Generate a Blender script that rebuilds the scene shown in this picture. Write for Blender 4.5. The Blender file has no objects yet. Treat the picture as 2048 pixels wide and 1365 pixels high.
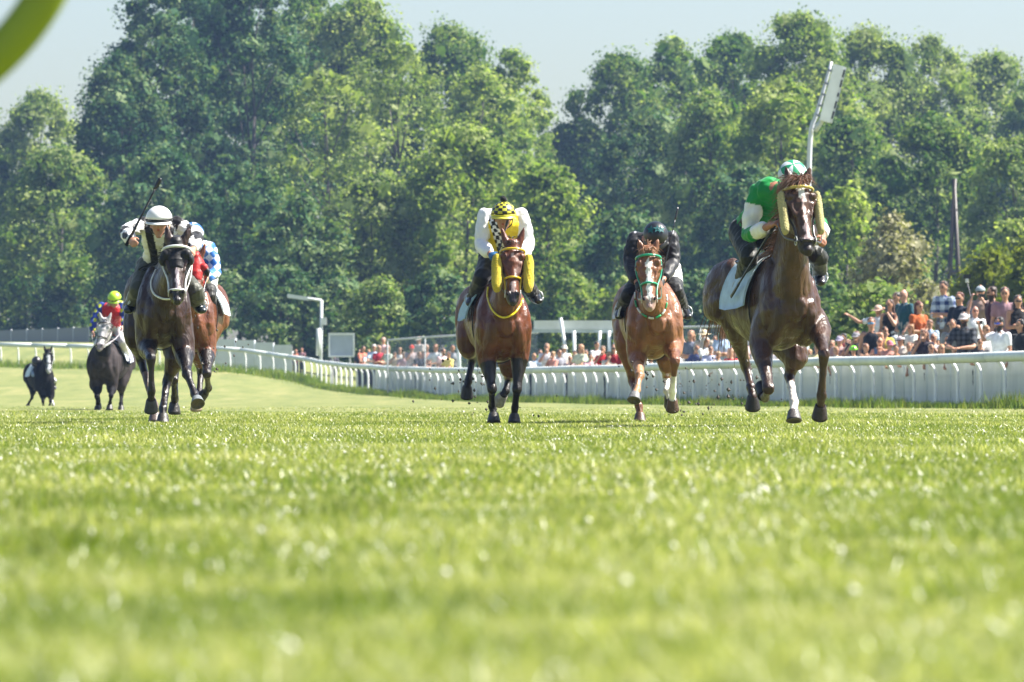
import bpy, math, random
import numpy as np
from mathutils import Vector, Matrix, noise
from mathutils.bvhtree import BVHTree
random.seed(7); rng = np.random.default_rng(7)
V = Vector; R = math.radians
sc = bpy.context.scene; C = sc.collection
# ---------------------------------------------------------------- camera, sky, sun, exposure
F = 11378.0; HY = 787.0; EYE = 0.294          # focal length in photo pixels, horizon row, eye height (m)
cam_d = bpy.data.cameras.new('camera'); cam = bpy.data.objects.new('camera', cam_d); C.objects.link(cam)
cam_d.lens = 200; cam_d.sensor_width = 36; cam_d.clip_start = 0.3; cam_d.clip_end = 4000
cam_d.shift_y = (HY - 682.5) / 2048
cam.location = (0, 0, EYE); cam.rotation_euler = (R(90), 0, 0)
cam_d.dof.use_dof = True; cam_d.dof.focus_distance = 51; cam_d.dof.aperture_fstop = 8
sc.camera = cam
SUN_EL = R(50); SUN_AZ = R(82)                # azimuth clockwise from +Y (away from camera) to the right
w = bpy.data.worlds.new('World'); sc.world = w; w.use_nodes = True
nt = w.node_tree; bg = nt.nodes['Background']
sky = nt.nodes.new('ShaderNodeTexSky'); sky.sky_type = 'NISHITA'; sky.sun_disc = False
sky.sun_elevation = SUN_EL; sky.sun_rotation = SUN_AZ; sky.air_density = 1.0; sky.dust_density = 1.6; sky.ozone_density = 1.5
nt.links.new(sky.outputs[0], bg.inputs[0]); bg.inputs[1].default_value = 0.061
sd = bpy.data.lights.new('sun', 'SUN'); sun = bpy.data.objects.new('sun', sd); C.objects.link(sun)
sd.energy = 5.0; sd.angle = R(0.5); sd.color = (1, .95, .86)
sv = V((math.cos(SUN_EL) * math.sin(SUN_AZ), math.cos(SUN_EL) * math.cos(SUN_AZ), math.sin(SUN_EL)))
sun.rotation_euler = (-sv).to_track_quat('-Z', 'Y').to_euler(); sun.location = (30, 20, 60)
sc.view_settings.view_transform = 'Standard'; sc.view_settings.look = 'None'; sc.view_settings.exposure = 1.62; sc.view_settings.gamma = 1

def P(px, py, D): return V(((px - 1024) / F * D, D, EYE + (HY - py) / F * D))
def ss(a, b, x):
    t = min(1, max(0, (x - a) / (b - a))); return t * t * (3 - 2 * t)
def lerp(a, b, t): return a + (b - a) * t
# ---------------------------------------------------------------- materials
def newmat(name):
    m = bpy.data.materials.new(name); m.use_nodes = True
    return m, m.node_tree, m.node_tree.nodes['Principled BSDF']
def N(t, typ, **kw):
    n = t.nodes.new(typ)
    for k, v in kw.items(): setattr(n, k, v)
    return n
def vmat(name, rough=.6, coat=0, sheen=0, vary=.25, nscale=30, bump=.0, bscale=120, spec=.5, sss=0, stretch=(1, 1, 1)):
    """material whose base colour is the mesh attribute Col (paint / coat / cloth colours) broken up by noise"""
    m, t, b = newmat(name)
    a = N(t, 'ShaderNodeAttribute', attribute_name='Col')
    tc = N(t, 'ShaderNodeTexCoord'); mp = N(t, 'ShaderNodeMapping'); mp.inputs['Scale'].default_value = stretch
    n = N(t, 'ShaderNodeTexNoise'); n.inputs['Scale'].default_value = nscale; n.inputs['Detail'].default_value = 5
    t.links.new(tc.outputs['Object'], mp.inputs[0]); t.links.new(mp.outputs[0], n.inputs['Vector'])
    mr = N(t, 'ShaderNodeMapRange'); mr.inputs[1].default_value = .3; mr.inputs[2].default_value = .7
    mr.inputs[3].default_value = 1 - vary; mr.inputs[4].default_value = 1 + vary
    t.links.new(n.outputs[0], mr.inputs[0])
    gm = N(t, 'ShaderNodeGamma'); gm.inputs[1].default_value = 1.22; t.links.new(a.outputs['Color'], gm.inputs[0])
    vm = N(t, 'ShaderNodeVectorMath', operation='SCALE'); t.links.new(gm.outputs[0], vm.inputs[0]); t.links.new(mr.outputs[0], vm.inputs['Scale'])
    t.links.new(vm.outputs[0], b.inputs['Base Color'])
    b.inputs['Roughness'].default_value = rough; b.inputs['Coat Weight'].default_value = coat; b.inputs['Coat Roughness'].default_value = .3
    b.inputs['Sheen Weight'].default_value = sheen; b.inputs['Specular IOR Level'].default_value = spec
    if sss: b.inputs['Subsurface Weight'].default_value = sss; b.inputs['Subsurface Scale'].default_value = .02
    if bump:
        n2 = N(t, 'ShaderNodeTexNoise'); n2.inputs['Scale'].default_value = bscale; n2.inputs['Detail'].default_value = 4
        t.links.new(mp.outputs[0], n2.inputs['Vector'])
        bp = N(t, 'ShaderNodeBump'); bp.inputs['Strength'].default_value = bump; bp.inputs['Distance'].default_value = .02
        t.links.new(n2.outputs[0], bp.inputs['Height']); t.links.new(bp.outputs[0], b.inputs['Normal'])
    return m
M = {}
M['coat'] = vmat('horse_coat', rough=.36, spec=.42, coat=.05, sheen=.0, vary=.3, nscale=9, bump=.25, bscale=24)
M['dull_coat'] = vmat('dull_horse_coat', rough=.7, spec=.08, vary=.3, nscale=9, bump=.2, bscale=20)
_t = M['coat'].node_tree; _b = _t.nodes['Principled BSDF']; _bp = [n for n in _t.nodes if n.type == 'BUMP'][0]
_tc = N(_t, 'ShaderNodeTexCoord'); _mp = N(_t, 'ShaderNodeMapping'); _mp.inputs['Scale'].default_value = (1.6, 1, .55); _t.links.new(_tc.outputs['Object'], _mp.inputs[0])
_n = N(_t, 'ShaderNodeTexNoise'); _n.inputs['Scale'].default_value = 7; _n.inputs['Detail'].default_value = 3; _n.inputs['Distortion'].default_value = .8; _t.links.new(_mp.outputs[0], _n.inputs['Vector'])
_b2 = N(_t, 'ShaderNodeBump'); _b2.inputs['Strength'].default_value = .55; _b2.inputs['Distance'].default_value = .06; _t.links.new(_n.outputs[0], _b2.inputs['Height']); _t.links.new(_bp.outputs[0], _b2.inputs['Normal']); _t.links.new(_b2.outputs[0], _b.inputs['Normal'])
_r = N(_t, 'ShaderNodeMapRange'); _r.inputs[1].default_value = .35; _r.inputs[2].default_value = .65; _r.inputs[3].default_value = .26; _r.inputs[4].default_value = .55; _t.links.new(_n.outputs[0], _r.inputs[0]); _t.links.new(_r.outputs[0], _b.inputs['Roughness'])
M['hair'] = vmat('hair', rough=.5, spec=.3, vary=.3, nscale=40, sheen=.2)
M['silk'] = vmat('silk', rough=.5, spec=.3, vary=.06, nscale=14, bump=.35, bscale=16, sheen=.1)
M['cloth'] = vmat('cloth', rough=.85, spec=.15, vary=.15, nscale=12, bump=.35, bscale=18, sheen=.2)
M['skin'] = vmat('skin', rough=.5, spec=.35, vary=.12, nscale=20, sss=.1)
M['leather'] = vmat('leather', rough=.3, coat=.4, vary=.2, nscale=25)
M['shell'] = vmat('helmet_shell', rough=.4, coat=.2, vary=.05, nscale=9)
M['fleece'] = vmat('fleece', rough=.95, vary=.3, nscale=110, bump=1.0, bscale=150, sheen=.3, spec=.1)
M['hoof'] = vmat('hoof_horn', rough=.45, vary=.35, nscale=30, bump=.3, bscale=60)
M['plain'] = vmat('painted', rough=.5, vary=.08, nscale=3, bump=.05, bscale=20)
M['glass'] = vmat('dark_lens', rough=.12, coat=.8, vary=.0)

# ---------------------------------------------------------------- object helpers
def link(name, me, parent=None, loc=None):
    o = bpy.data.objects.new(name, me); C.objects.link(o)
    if parent is not None: o.parent = parent
    if loc is not None: o.location = loc
    return o
def tag(o, label=None, cat=None, group=None, kind=None):
    if label: o['label'] = label
    if cat: o['category'] = cat
    if group: o['group'] = group
    if kind: o['kind'] = kind
    return o
def thing(name, loc, label, cat, group=None):
    o = link(name, None); o.location = loc; o.empty_display_size = .2
    return tag(o, label, cat, group)
def mk(name, vs, fs, mat, parent=None, cols=None, fcols=None, smooth=True, loc=None):
    me = bpy.data.meshes.new(name); me.from_pydata([tuple(v) for v in vs], [], fs)
    if cols is not None:
        a = me.color_attributes.new('Col', 'FLOAT_COLOR', 'POINT')
        c = np.ones((len(me.vertices), 4), np.float32)
        c[:, :3] = np.array(cols, np.float32) if np.ndim(cols) > 1 else np.array([cols] * len(me.vertices), np.float32)
        a.data.foreach_set('color', c.ravel())
    if fcols is not None:
        a = me.color_attributes.new('Col', 'FLOAT_COLOR', 'CORNER')
        c = []
        for p, fc in zip(me.polygons, fcols): c += [(*fc, 1)] * p.loop_total
        a.data.foreach_set('color', np.array(c, np.float32).ravel())
    if smooth: me.polygons.foreach_set('use_smooth', [True] * len(me.polygons))
    me.materials.append(mat); me.update()
    return link(name, me, parent, loc)
def tris_mesh(name, co, nper, mat, parent=None, rnd=False):
    """co: (n*nper,3) numpy; every nper vertices form one face"""
    n = len(co) // nper
    me = bpy.data.meshes.new(name); me.vertices.add(len(co)); me.vertices.foreach_set('co', co.astype(np.float32).ravel())
    me.loops.add(len(co)); me.loops.foreach_set('vertex_index', np.arange(len(co), dtype=np.int32))
    me.polygons.add(n); me.polygons.foreach_set('loop_start', np.arange(n, dtype=np.int32) * nper)
    me.update(calc_edges=True); me.materials.append(mat)
    return link(name, me, parent)
# tubes -------------------------------------------------------------
def cr(p0, p1, p2, p3, t):
    return .5 * ((2 * p1) + (-p0 + p2) * t + (2 * p0 - 5 * p1 + 4 * p2 - p3) * t * t + (-p0 + 3 * p1 - 3 * p2 + p3) * t * t * t)
def stations(st, sub):
    """st: list (pos, rs, ro, col) -> finer list with Catmull-Rom position, radii; colour stepped"""
    out = []; n = len(st)
    arr = [np.array([*s[0], s[1], s[2]], float) for s in st]
    for i in range(n - 1):
        a, b, c, d = arr[max(0, i - 1)], arr[i], arr[i + 1], arr[min(n - 1, i + 2)]
        for k in range(sub):
            t = k / sub; q = cr(a, b, c, d, t); lo = np.minimum(b, c)[3:] * .8
            out.append((V(q[:3]), max(q[3], lo[0]), max(q[4], lo[1]), st[i][3] if t < .5 else st[i + 1][3]))
    out.append((V(arr[-1][:3]), arr[-1][3], arr[-1][4], st[-1][3]))
    return out
def sweep(fine, side, n=12, cap=True):
    vs = []; fs = []; S = V(side).normalized(); L = len(fine); rings = []
    pts = [f[0] for f in fine]
    tg = [(pts[min(L - 1, i + 1)] - pts[max(0, i - 1)]).normalized() for i in range(L)]
    def ring(c, t, rs, ro):
        s = (S - t * S.dot(t))
        if s.length < .05: s = t.orthogonal()
        s.normalize(); o = t.cross(s)
        b = len(vs)
        for k in range(n):
            a = 2 * math.pi * k / n; vs.append(c + s * (rs * math.cos(a)) + o * (ro * math.sin(a)))
        return b
    def capring(c, t, rs, ro, sign):
        out = []
        for q in (.92, .6): # rounded ends
            h = math.sqrt(1 - q * q); out.append((c + t * (sign * min(rs, ro) * h), rs * q, ro * q))
        return out
    if cap:
        for (c, a, b) in reversed(capring(pts[0], tg[0], fine[0][1], fine[0][2], -1)): rings.append(ring(c, tg[0], a, b))
    for i, f in enumerate(fine): rings.append(ring(f[0], tg[i], f[1], f[2]))
    if cap:
        for (c, a, b) in capring(pts[-1], tg[-1], fine[-1][1], fine[-1][2], 1): rings.append(ring(c, tg[-1], a, b))
    for a, b in zip(rings, rings[1:]):
        for k in range(n):
            k2 = (k + 1) % n; fs.append((a + k, a + k2, b + k2, b + k))
    fs.append(tuple(range(rings[0], rings[0] + n))[::-1]); fs.append(tuple(range(rings[-1], rings[-1] + n)))
    return vs, fs
_tmp = bpy.data.scenes.new('tmp')
class Sculpt:
    def __init__(s): s.v = []; s.f = []; s.sm = []
    def add(s, vs, fs):
        b = len(s.v); s.v += vs; s.f += [tuple(i + b for i in f) for f in fs]
    def tube(s, st, side=(1, 0, 0), n=12, sub=4):
        fine = stations(st, sub); s.add(*sweep(fine, side, n))
        s.sm += [(f[0], (f[1] + f[2]) / 2, f[3]) for f in fine]
    def blob(s, c, r, col, rot=None, n=10):
        c = V(c); r = V(r) if hasattr(r, '__len__') else V((r, r, r)); b = len(s.v); vs = []; fs = []
        q = rot or Matrix.Identity(3)
        vs.append(c + q @ V((0, 0, r.z)))
        for i in range(1, n):
            a = math.pi * i / n
            for k in range(n + 2):
                p = 2 * math.pi * k / (n + 2); vs.append(c + q @ V((r.x * math.sin(a) * math.cos(p), r.y * math.sin(a) * math.sin(p), r.z * math.cos(a))))
        vs.append(c + q @ V((0, 0, -r.z))); m = n + 2
        for k in range(m): fs.append((0, 1 + k, 1 + (k + 1) % m))
        for i in range(n - 2):
            for k in range(m): fs.append((1 + i * m + k, 1 + (i + 1) * m + k, 1 + (i + 1) * m + (k + 1) % m, 1 + i * m + (k + 1) % m))
        for k in range(m): fs.append((1 + (n - 2) * m + k, len(vs) - 1, 1 + (n - 2) * m + (k + 1) % m))
        s.add(vs, fs); s.sm.append((c, (r.x + r.y + r.z) / 3, col))
    def build(s, name, mat, parent=None, voxel=.012, smooth=3, colfn=None, disp=None):
        me = bpy.data.meshes.new(name); me.from_pydata([tuple(v) for v in s.v], [], s.f); me.update()
        ob = bpy.data.objects.new(name + '_raw', me); _tmp.collection.objects.link(ob)
        m = ob.modifiers.new('r', 'REMESH'); m.mode = 'VOXEL'; m.voxel_size = voxel; m.use_smooth_shade = True
        if smooth: m = ob.modifiers.new('s', 'SMOOTH'); m.factor = .5; m.iterations = smooth
        vl = _tmp.view_layers[0]; vl.update(); dg = vl.depsgraph
        out = bpy.data.meshes.new_from_object(ob.evaluated_get(dg)); out.name = name
        bpy.data.objects.remove(ob); bpy.data.meshes.remove(me)
        nv = len(out.vertices); co = np.empty(nv * 3, np.float32); out.vertices.foreach_get('co', co); co = co.reshape(-1, 3)
        if disp:
            no = np.empty(nv * 3, np.float32); out.vertices.foreach_get('normal', no); no = no.reshape(-1, 3)
            amp, fr = disp; d = np.zeros(nv)
            for k in range(7):
                q = rng.normal(size=3) * fr * (1 + .5 * k); d += np.sin(co @ q + rng.uniform(0, 6.3)) / (1 + .35 * k)
            co = co + no * (d * amp)[:, None]; out.vertices.foreach_set('co', co.astype(np.float32).ravel())
        c = np.array([tuple(x[0]) for x in s.sm]); r = np.array([x[1] for x in s.sm]); cl = np.array([x[2] for x in s.sm])
        ix = np.empty(nv, int)
        for a in range(0, nv, 20000):
            d = np.linalg.norm(co[a:a + 20000, None, :] - c[None], axis=2) / r[None]; ix[a:a + 20000] = d.argmin(1)
        col = cl[ix].astype(float)
        if colfn: col = colfn(co, col, ix)
        at = out.color_attributes.new('Col', 'FLOAT_COLOR', 'POINT'); cc = np.ones((nv, 4), np.float32); cc[:, :3] = col
        at.data.foreach_set('color', cc.ravel())
        out.polygons.foreach_set('use_smooth', [True] * len(out.polygons))
        out.materials.clear(); out.materials.append(mat)
        return link(name, out, parent)
def wire(name, pts, r, col, mat, parent=None, side=(0, 0, 1), n=6, sub=3, r2=None, closed=False):
    """a thin strap / rod / rope following points"""
    rs = r if hasattr(r, '__len__') else [r] * len(pts)
    fine = stations([(V(p), a, a if r2 is None else r2, col) for p, a in zip(pts, rs)], sub)
    vs, fs = sweep(fine, side, n, cap=False)
    return mk(name, vs, fs, mat, parent, cols=col)
class Box:
    """collect boxes / prisms into one mesh"""
    def __init__(s): s.v = []; s.f = []; s.c = []
    def box(s, c, d, col=(.8, .8, .8), rot=None):
        c = V(c); h = V(d) / 2; q = rot or Matrix.Identity(3); b = len(s.v)
        for x in (-1, 1):
            for y in (-1, 1):
                for z in (-1, 1): s.v.append(c + q @ V((x * h.x, y * h.y, z * h.z)))
        for f in ((0, 1, 3, 2), (4, 6, 7, 5), (0, 4, 5, 1), (2, 3, 7, 6), (0, 2, 6, 4), (1, 5, 7, 3)): s.f.append(tuple(b + i for i in f)); s.c.append(col)
        return s
    def bar(s, a, b_, r, col=(.8, .8, .8), n=8, r1=None):
        a = V(a); e = V(b_); t = (e - a).normalized(); u = t.orthogonal().normalized(); w_ = t.cross(u); b = len(s.v); r1 = r if r1 is None else r1
        for (p, rr) in ((a, r), (e, r1)):
            for k in range(n):
                g = 2 * math.pi * k / n; s.v.append(p + u * rr * math.cos(g) + w_ * rr * math.sin(g))
        for k in range(n): s.f.append((b + k, b + (k + 1) % n, b + n + (k + 1) % n, b + n + k)); s.c.append(col)
        s.f.append(tuple(range(b, b + n))[::-1]); s.c.append(col); s.f.append(tuple(range(b + n, b + 2 * n))); s.c.append(col)
        return s
    def build(s, name, mat, parent=None, smooth=False): return mk(name, s.v, s.f, mat, parent, fcols=s.c, smooth=smooth)
# ================================================================ SETTING
def fence_x(D): return 23.4 - .129 * D
def ground_z(x, D):
    if D < 60: base = 0
    base = 0.0
    pts = [(-40, .000165), (-24, .000165), (-12.4, .000155), (-8.2, .000095), (0, .00008), (40, .00006)]
    k = pts[-1][1]
    if x <= pts[0][0]: k = pts[0][1]
    else:
        for (x0, k0), (x1, k1) in zip(pts, pts[1:]):
            if x0 <= x <= x1: k = lerp(k0, k1, (x - x0) / (x1 - x0)); break
    d = max(0, min(D, 300) - 165); base = k * d * d
    # shallow hollow where the last horse runs
    base -= .17 * math.exp(-((x + 13) / 5) ** 2 - ((D - 158) / 14) ** 2)
    # bank the spectators stand on, behind the rail
    u = x - fence_x(D)
    if 80 < D < 190: base += .55 * ss(1.0, 1.7, u) * ss(80, 95, D) * (1 - ss(160, 190, D))
    base += .03 * noise.noise(V((x * .5, D * .08, 0))) * min(1, D / 40)
    return base
def gz(x, y): return ground_z(x, y)
# ground sheet -----------------------------------------------------
m, t, b = newmat('turf_ground')
geo = N(t, 'ShaderNodeNewGeometry')
def noise_node(t, vec, scale, detail=4, rough=.6, stretch=None):
    n = N(t, 'ShaderNodeTexNoise'); n.inputs['Scale'].default_value = scale; n.inputs['Detail'].default_value = detail; n.inputs['Roughness'].default_value = rough
    if stretch:
        mp = N(t, 'ShaderNodeMapping'); mp.inputs['Scale'].default_value = stretch; t.links.new(vec, mp.inputs[0]); vec = mp.outputs[0]
    t.links.new(vec, n.inputs['Vector']); return n
def ramp(t, fac, stops):
    r = N(t, 'ShaderNodeValToRGB'); e = r.color_ramp.elements
    while len(e) < len(stops): e.new(.5)
    for k, (p, c) in zip(e, stops): k.position = p; k.color = (*c, 1)
    t.links.new(fac, r.inputs[0]); return r
n1 = noise_node(t, geo.outputs['Position'], .9, 5, .7, (1, .12, 1)); n2 = noise_node(t, geo.outputs['Position'], 14, 4, .7)
r1 = ramp(t, n1.outputs[0], [(.3, (.10, .135, .025)), (.52, (.17, .19, .05)), (.72, (.27, .25, .10))])
r2 = ramp(t, n2.outputs[0], [(.3, (.55, .6, .5)), (.7, (1.25, 1.2, 1.1))])
mx = N(t, 'ShaderNodeMix', data_type='RGBA', blend_type='MULTIPLY'); mx.inputs[0].default_value = 1
t.links.new(r1.outputs[0], mx.inputs[6]); t.links.new(r2.outputs[0], mx.inputs[7]); t.links.new(mx.outputs[2], b.inputs['Base Color'])
b.inputs['Roughness'].default_value = .9
bp = N(t, 'ShaderNodeBump'); bp.inputs['Distance'].default_value = .05; bp.inputs['Strength'].default_value = .6
t.links.new(n2.outputs[0], bp.inputs['Height']); t.links.new(bp.outputs[0], b.inputs['Normal'])
M['ground'] = m
xs = sorted(set([-500, -250, -120, -80, -60] + [round(-45 + i * .9, 2) for i in range(101)] + [60, 80, 120, 250, 500]))
ys = sorted(set([-50, -20, -8] + [i * 1.5 for i in range(0, 134)] + [201 + i * 4 for i in range(0, 35)] + [380, 450, 600]))
vs = [(x, y, ground_z(x, y)) for y in ys for x in xs]; nx = len(xs)
fs = [(j * nx + i, j * nx + i + 1, (j + 1) * nx + i + 1, (j + 1) * nx + i) for j in range(len(ys) - 1) for i in range(nx - 1)]
g = mk('ground', vs, fs, M['ground']); tag(g, kind='structure')

# grass --------------------------------------------------------------
def leafmat(name, c0, c1, c2, trans=.35, rough=.45, nscale=.5, spec=.5, coord='Position'):
    m, t, b = newmat(name)
    geo = N(t, 'ShaderNodeNewGeometry'); n = noise_node(t, geo.outputs['Position'], nscale, 3, .6)
    ad = N(t, 'ShaderNodeMath', operation='MULTIPLY_ADD'); t.links.new(geo.outputs['Random Per Island'], ad.inputs[0]); ad.inputs[1].default_value = .6 if name != 'grass_blades' else .75
    sb = N(t, 'ShaderNodeMath', operation='MULTIPLY_ADD'); t.links.new(n.outputs[0], sb.inputs[0]); sb.inputs[1].default_value = 1.3 if name != 'grass_blades' else 1.4; sb.inputs[2].default_value = -.43 if name != 'grass_blades' else -.52
    t.links.new(sb.outputs[0], ad.inputs[2])
    if name == 'grass_blades':
        nb_ = noise_node(t, geo.outputs['Position'], .45, 2, .5, (1, .35, 1)); a2 = N(t, 'ShaderNodeMath', operation='MULTIPLY_ADD'); t.links.new(nb_.outputs[0], a2.inputs[0]); a2.inputs[1].default_value = .9; t.links.new(ad.outputs[0], a2.inputs[2])
        ad = N(t, 'ShaderNodeMath', operation='SUBTRACT'); t.links.new(a2.outputs[0], ad.inputs[0]); ad.inputs[1].default_value = .47
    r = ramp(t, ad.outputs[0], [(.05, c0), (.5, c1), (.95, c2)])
    t.links.new(r.outputs[0], b.inputs['Base Color']); b.inputs['Roughness'].default_value = rough; b.inputs['Specular IOR Level'].default_value = spec
    tr = N(t, 'ShaderNodeBsdfTranslucent'); mul = N(t, 'ShaderNodeVectorMath', operation='MULTIPLY'); mul.inputs[1].default_value = (1.25, 1.35, .55)
    t.links.new(r.outputs[0], mul.inputs[0]); t.links.new(mul.outputs[0], tr.inputs['Color'])
    mixs = N(t, 'ShaderNodeMixShader'); mixs.inputs[0].default_value = trans
    t.links.new(b.outputs[0], mixs.inputs[1]); t.links.new(tr.outputs[0], mixs.inputs[2])
    t.links.new(mixs.outputs[0], t.nodes['Material Output'].inputs['Surface'])
    return m
M['grass'] = leafmat('grass_blades', (.075, .125, .012), (.175, .222, .034), (.50, .48, .25), trans=.45, rough=.35, nscale=1.1, spec=.6)
M['verge'] = leafmat('verge_grass', (.07, .13, .014), (.14, .21, .025), (.28, .28, .07), trans=.45, rough=.45, nscale=.5)
def gzv(x, y): return np.array([ground_z(a, b_) for a, b_ in zip(x, y)])
def blades(x, y, h, wd, z=None, lean=.5):
    n = len(x); z = gzv(x, y) if z is None else z
    a = rng.uniform(0, 2 * np.pi, n); ca, sa = np.cos(a), np.sin(a)
    la = rng.uniform(0, 2 * np.pi, n); lm = rng.uniform(.1, 1, n) * lean * h
    co = np.empty((n, 3, 3))
    co[:, 0] = np.stack([x - ca * wd, y - sa * wd, z - .005], 1); co[:, 1] = np.stack([x + ca * wd, y + sa * wd, z - .005], 1)
    co[:, 2] = np.stack([x + np.cos(la) * lm, y + np.sin(la) * lm, z + h], 1)
    return co.reshape(-1, 3)
def patchy(x, y, s): return np.array([noise.noise(V((a * s, b_ * s * .5, 3.3))) for a, b_ in zip(x, y)])
parts = []
for (d0, d1, dens, hh, ww) in ((4.0, 9, 4200, .026, .0021), (9, 16, 2500, .029, .0026), (16, 30, 950, .036, .004), (30, 42, 600, .034, .0055), (42, 66, 420, .034, .0065), (66, 76, 120, .034, .009), (76, 90, 45, .026, .010), (90, 120, 9, .02, .012)):
    n = int(dens * (d1 * d1 - d0 * d0) / 2 * .24)
    y = np.sqrt(rng.uniform(d0 * d0, d1 * d1, n)); x = rng.uniform(-.115, .115, n) * y
    keep = x < (23.4 - .129 * y) + .5; x, y = x[keep], y[keep]
    pn = patchy(x, y, 1.6 if d1 < 20 else .7)
    h = hh * rng.uniform(.45, 1.15, len(x)) * (1 + .6 * pn)
    parts.append(blades(x, y, h, ww * rng.uniform(.6, 1.3, len(x)), lean=1.6))
# a few taller tufts
for (px_, D_, n_, h_) in ((690, 13.2, 420, .055), (640, 13.6, 150, .045), (40, 14, 350, .06), (150, 12.5, 260, .05), (60, 10.5, 350, .055), (250, 15, 200, .05), (1300, 11, 120, .045), (1060, 9.5, 160, .045)):
    cx = (px_ - 1024) / F * D_; x = rng.normal(cx, .07, n_); y = rng.normal(D_, .22, n_)
    parts.append(blades(x, y, h_ * rng.uniform(.5, 1.2, n_), .0035 * rng.uniform(.6, 1.3, n_), lean=.8))
go = tris_mesh('grass', np.concatenate(parts), 3, M['grass']); tag(go, 'short bright green turf of the race track', 'grass', kind='stuff')
parts = []
for i in range(46000):
    D_ = rng.uniform(88, 262); 
    parts.append((fence_x(D_) + rng.normal(-.15, .42), D_))
q = np.array(parts); pn = patchy(q[:, 0], q[:, 1], .55)
h = (.13 + .26 * np.clip(pn + .15, 0, 1)) * rng.uniform(.4, 1.3, len(q))
vb = blades(q[:, 0], q[:, 1], h, rng.uniform(.006, .016, len(q)), lean=.5)
vo = tris_mesh('verge_grass', vb, 3, M['verge']); tag(vo, 'longer rough grass growing along the foot of the white rail', 'grass', kind='stuff')
# clover heads, plus pale specks standing in for glints off the blades
cm, t, b = newmat('clover'); b.inputs['Base Color'].default_value = (.75, .74, .66, 1); b.inputs['Roughness'].default_value = .8
vs = []; fs = []
for i in range(1500):
    D_ = math.sqrt(random.uniform(25, 2200)); x = random.uniform(-.1, .1) * D_; z = gz(x, D_) + random.uniform(.02, .04); r = random.choice((.0022, .0028, .0034, .004, .0065))
    b0 = len(vs)
    for d in ((1, 0, 0), (-1, 0, 0), (0, 1, 0), (0, -1, 0), (0, 0, 1), (0, 0, -1)): vs.append((x + d[0] * r, D_ + d[1] * r, z + d[2] * r))
    for f in ((0, 2, 4), (2, 1, 4), (1, 3, 4), (3, 0, 4), (2, 0, 5), (1, 2, 5), (3, 1, 5), (0, 3, 5)): fs.append(tuple(b0 + k for k in f))
tag(mk('clover_and_glints', vs, fs, cm), 'tiny white clover heads scattered in the turf', 'clover', kind='stuff')

# ---------------------------------------------------------------- running rail
WHITE = (.72, .76, .74)
def rail_fence(pts, label, h=1.1, skip=False):
    """pts: list of ground points (Vector) one per post"""
    root = thing('running_rail', pts[len(pts) // 2], label, 'rail')
    o = root.location
    n = len(pts)
    for i in range(0, n - 1, 2):                       # rail lengths, two bays each, wide oval section
        seg = [p - o for p in pts[i:i + 3]]
        st = [(p + V((0, 0, h - .10)), .10, .095, WHITE) for p in seg]
        if len(st) < 2: continue
        d = (st[-1][0] - st[0][0]).normalized(); st[0] = (st[0][0] + d * .012, *st[0][1:]); st[-1] = (st[-1][0] - d * .012, *st[-1][1:])
        vs, fs = sweep(st, (0, 0, 1), 10, cap=False); mk('rail', vs, fs, M['plain'], root, cols=WHITE)
    for i, p in enumerate(pts):
        if i == 0 and skip: continue
        d = (pts[min(n - 1, i + 1)] - pts[max(0, i - 1)]).normalized(); out = V((d.y, -d.x, 0))
        if out.x < 0: out = -out                        # posts are set back on the spectators' side and curve over to the rail
        q = p - o
        pp = [q + out * .33 + V((0, 0, -.1)), q + out * .33 + V((0, 0, .45)), q + out * .31 + V((0, 0, .75)), q + out * .20 + V((0, 0, .93)), q + out * .03 + V((0, 0, h - .1))]
        wire('post', [a for a in pp], .038, (.92, .93, .94), M['plain'], root, side=d, n=8, sub=2)
    return root
pts = []; D_ = 88
while D_ < 250:
    x = fence_x(D_); pts.append(V((x, D_, gz(x, D_)))); D_ += 2.2
rail_fence(pts[:76], 'long white curved-post running rail in front of the spectators')
last = pts[min(75, len(pts) - 1)]
pts2 = [last]
p = V(last); ang = math.atan2(1, -.129)
for i in range(78):
    ang += R(4.6) if i < 13 else R(0.0)
    ang = min(ang, R(152)); p = p + V((math.cos(ang), math.sin(ang), 0)) * .95; q = V((p.x, p.y, gz(p.x, p.y))); pts2.append(q)
rail_fence(pts2, 'far part of the white rail bending away behind the horses on the left', skip=True)
q = [];
for i in range(17000):
    k_ = random.randrange(len(pts2) - 1); e_ = lerp(pts2[k_], pts2[k_ + 1], random.random()); q.append((e_.x + random.gauss(0, .4), e_.y - .5 + random.gauss(0, 1.0)))
q = np.array(q); tag(tris_mesh('rough_grass', blades(q[:, 0], q[:, 1], .33 * rng.uniform(.4, 1.4, len(q)), rng.uniform(.012, .03, len(q)), lean=.5), 3, M['verge']), 'rough grass at the foot of the far bending rail', 'grass', kind='stuff')

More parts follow.
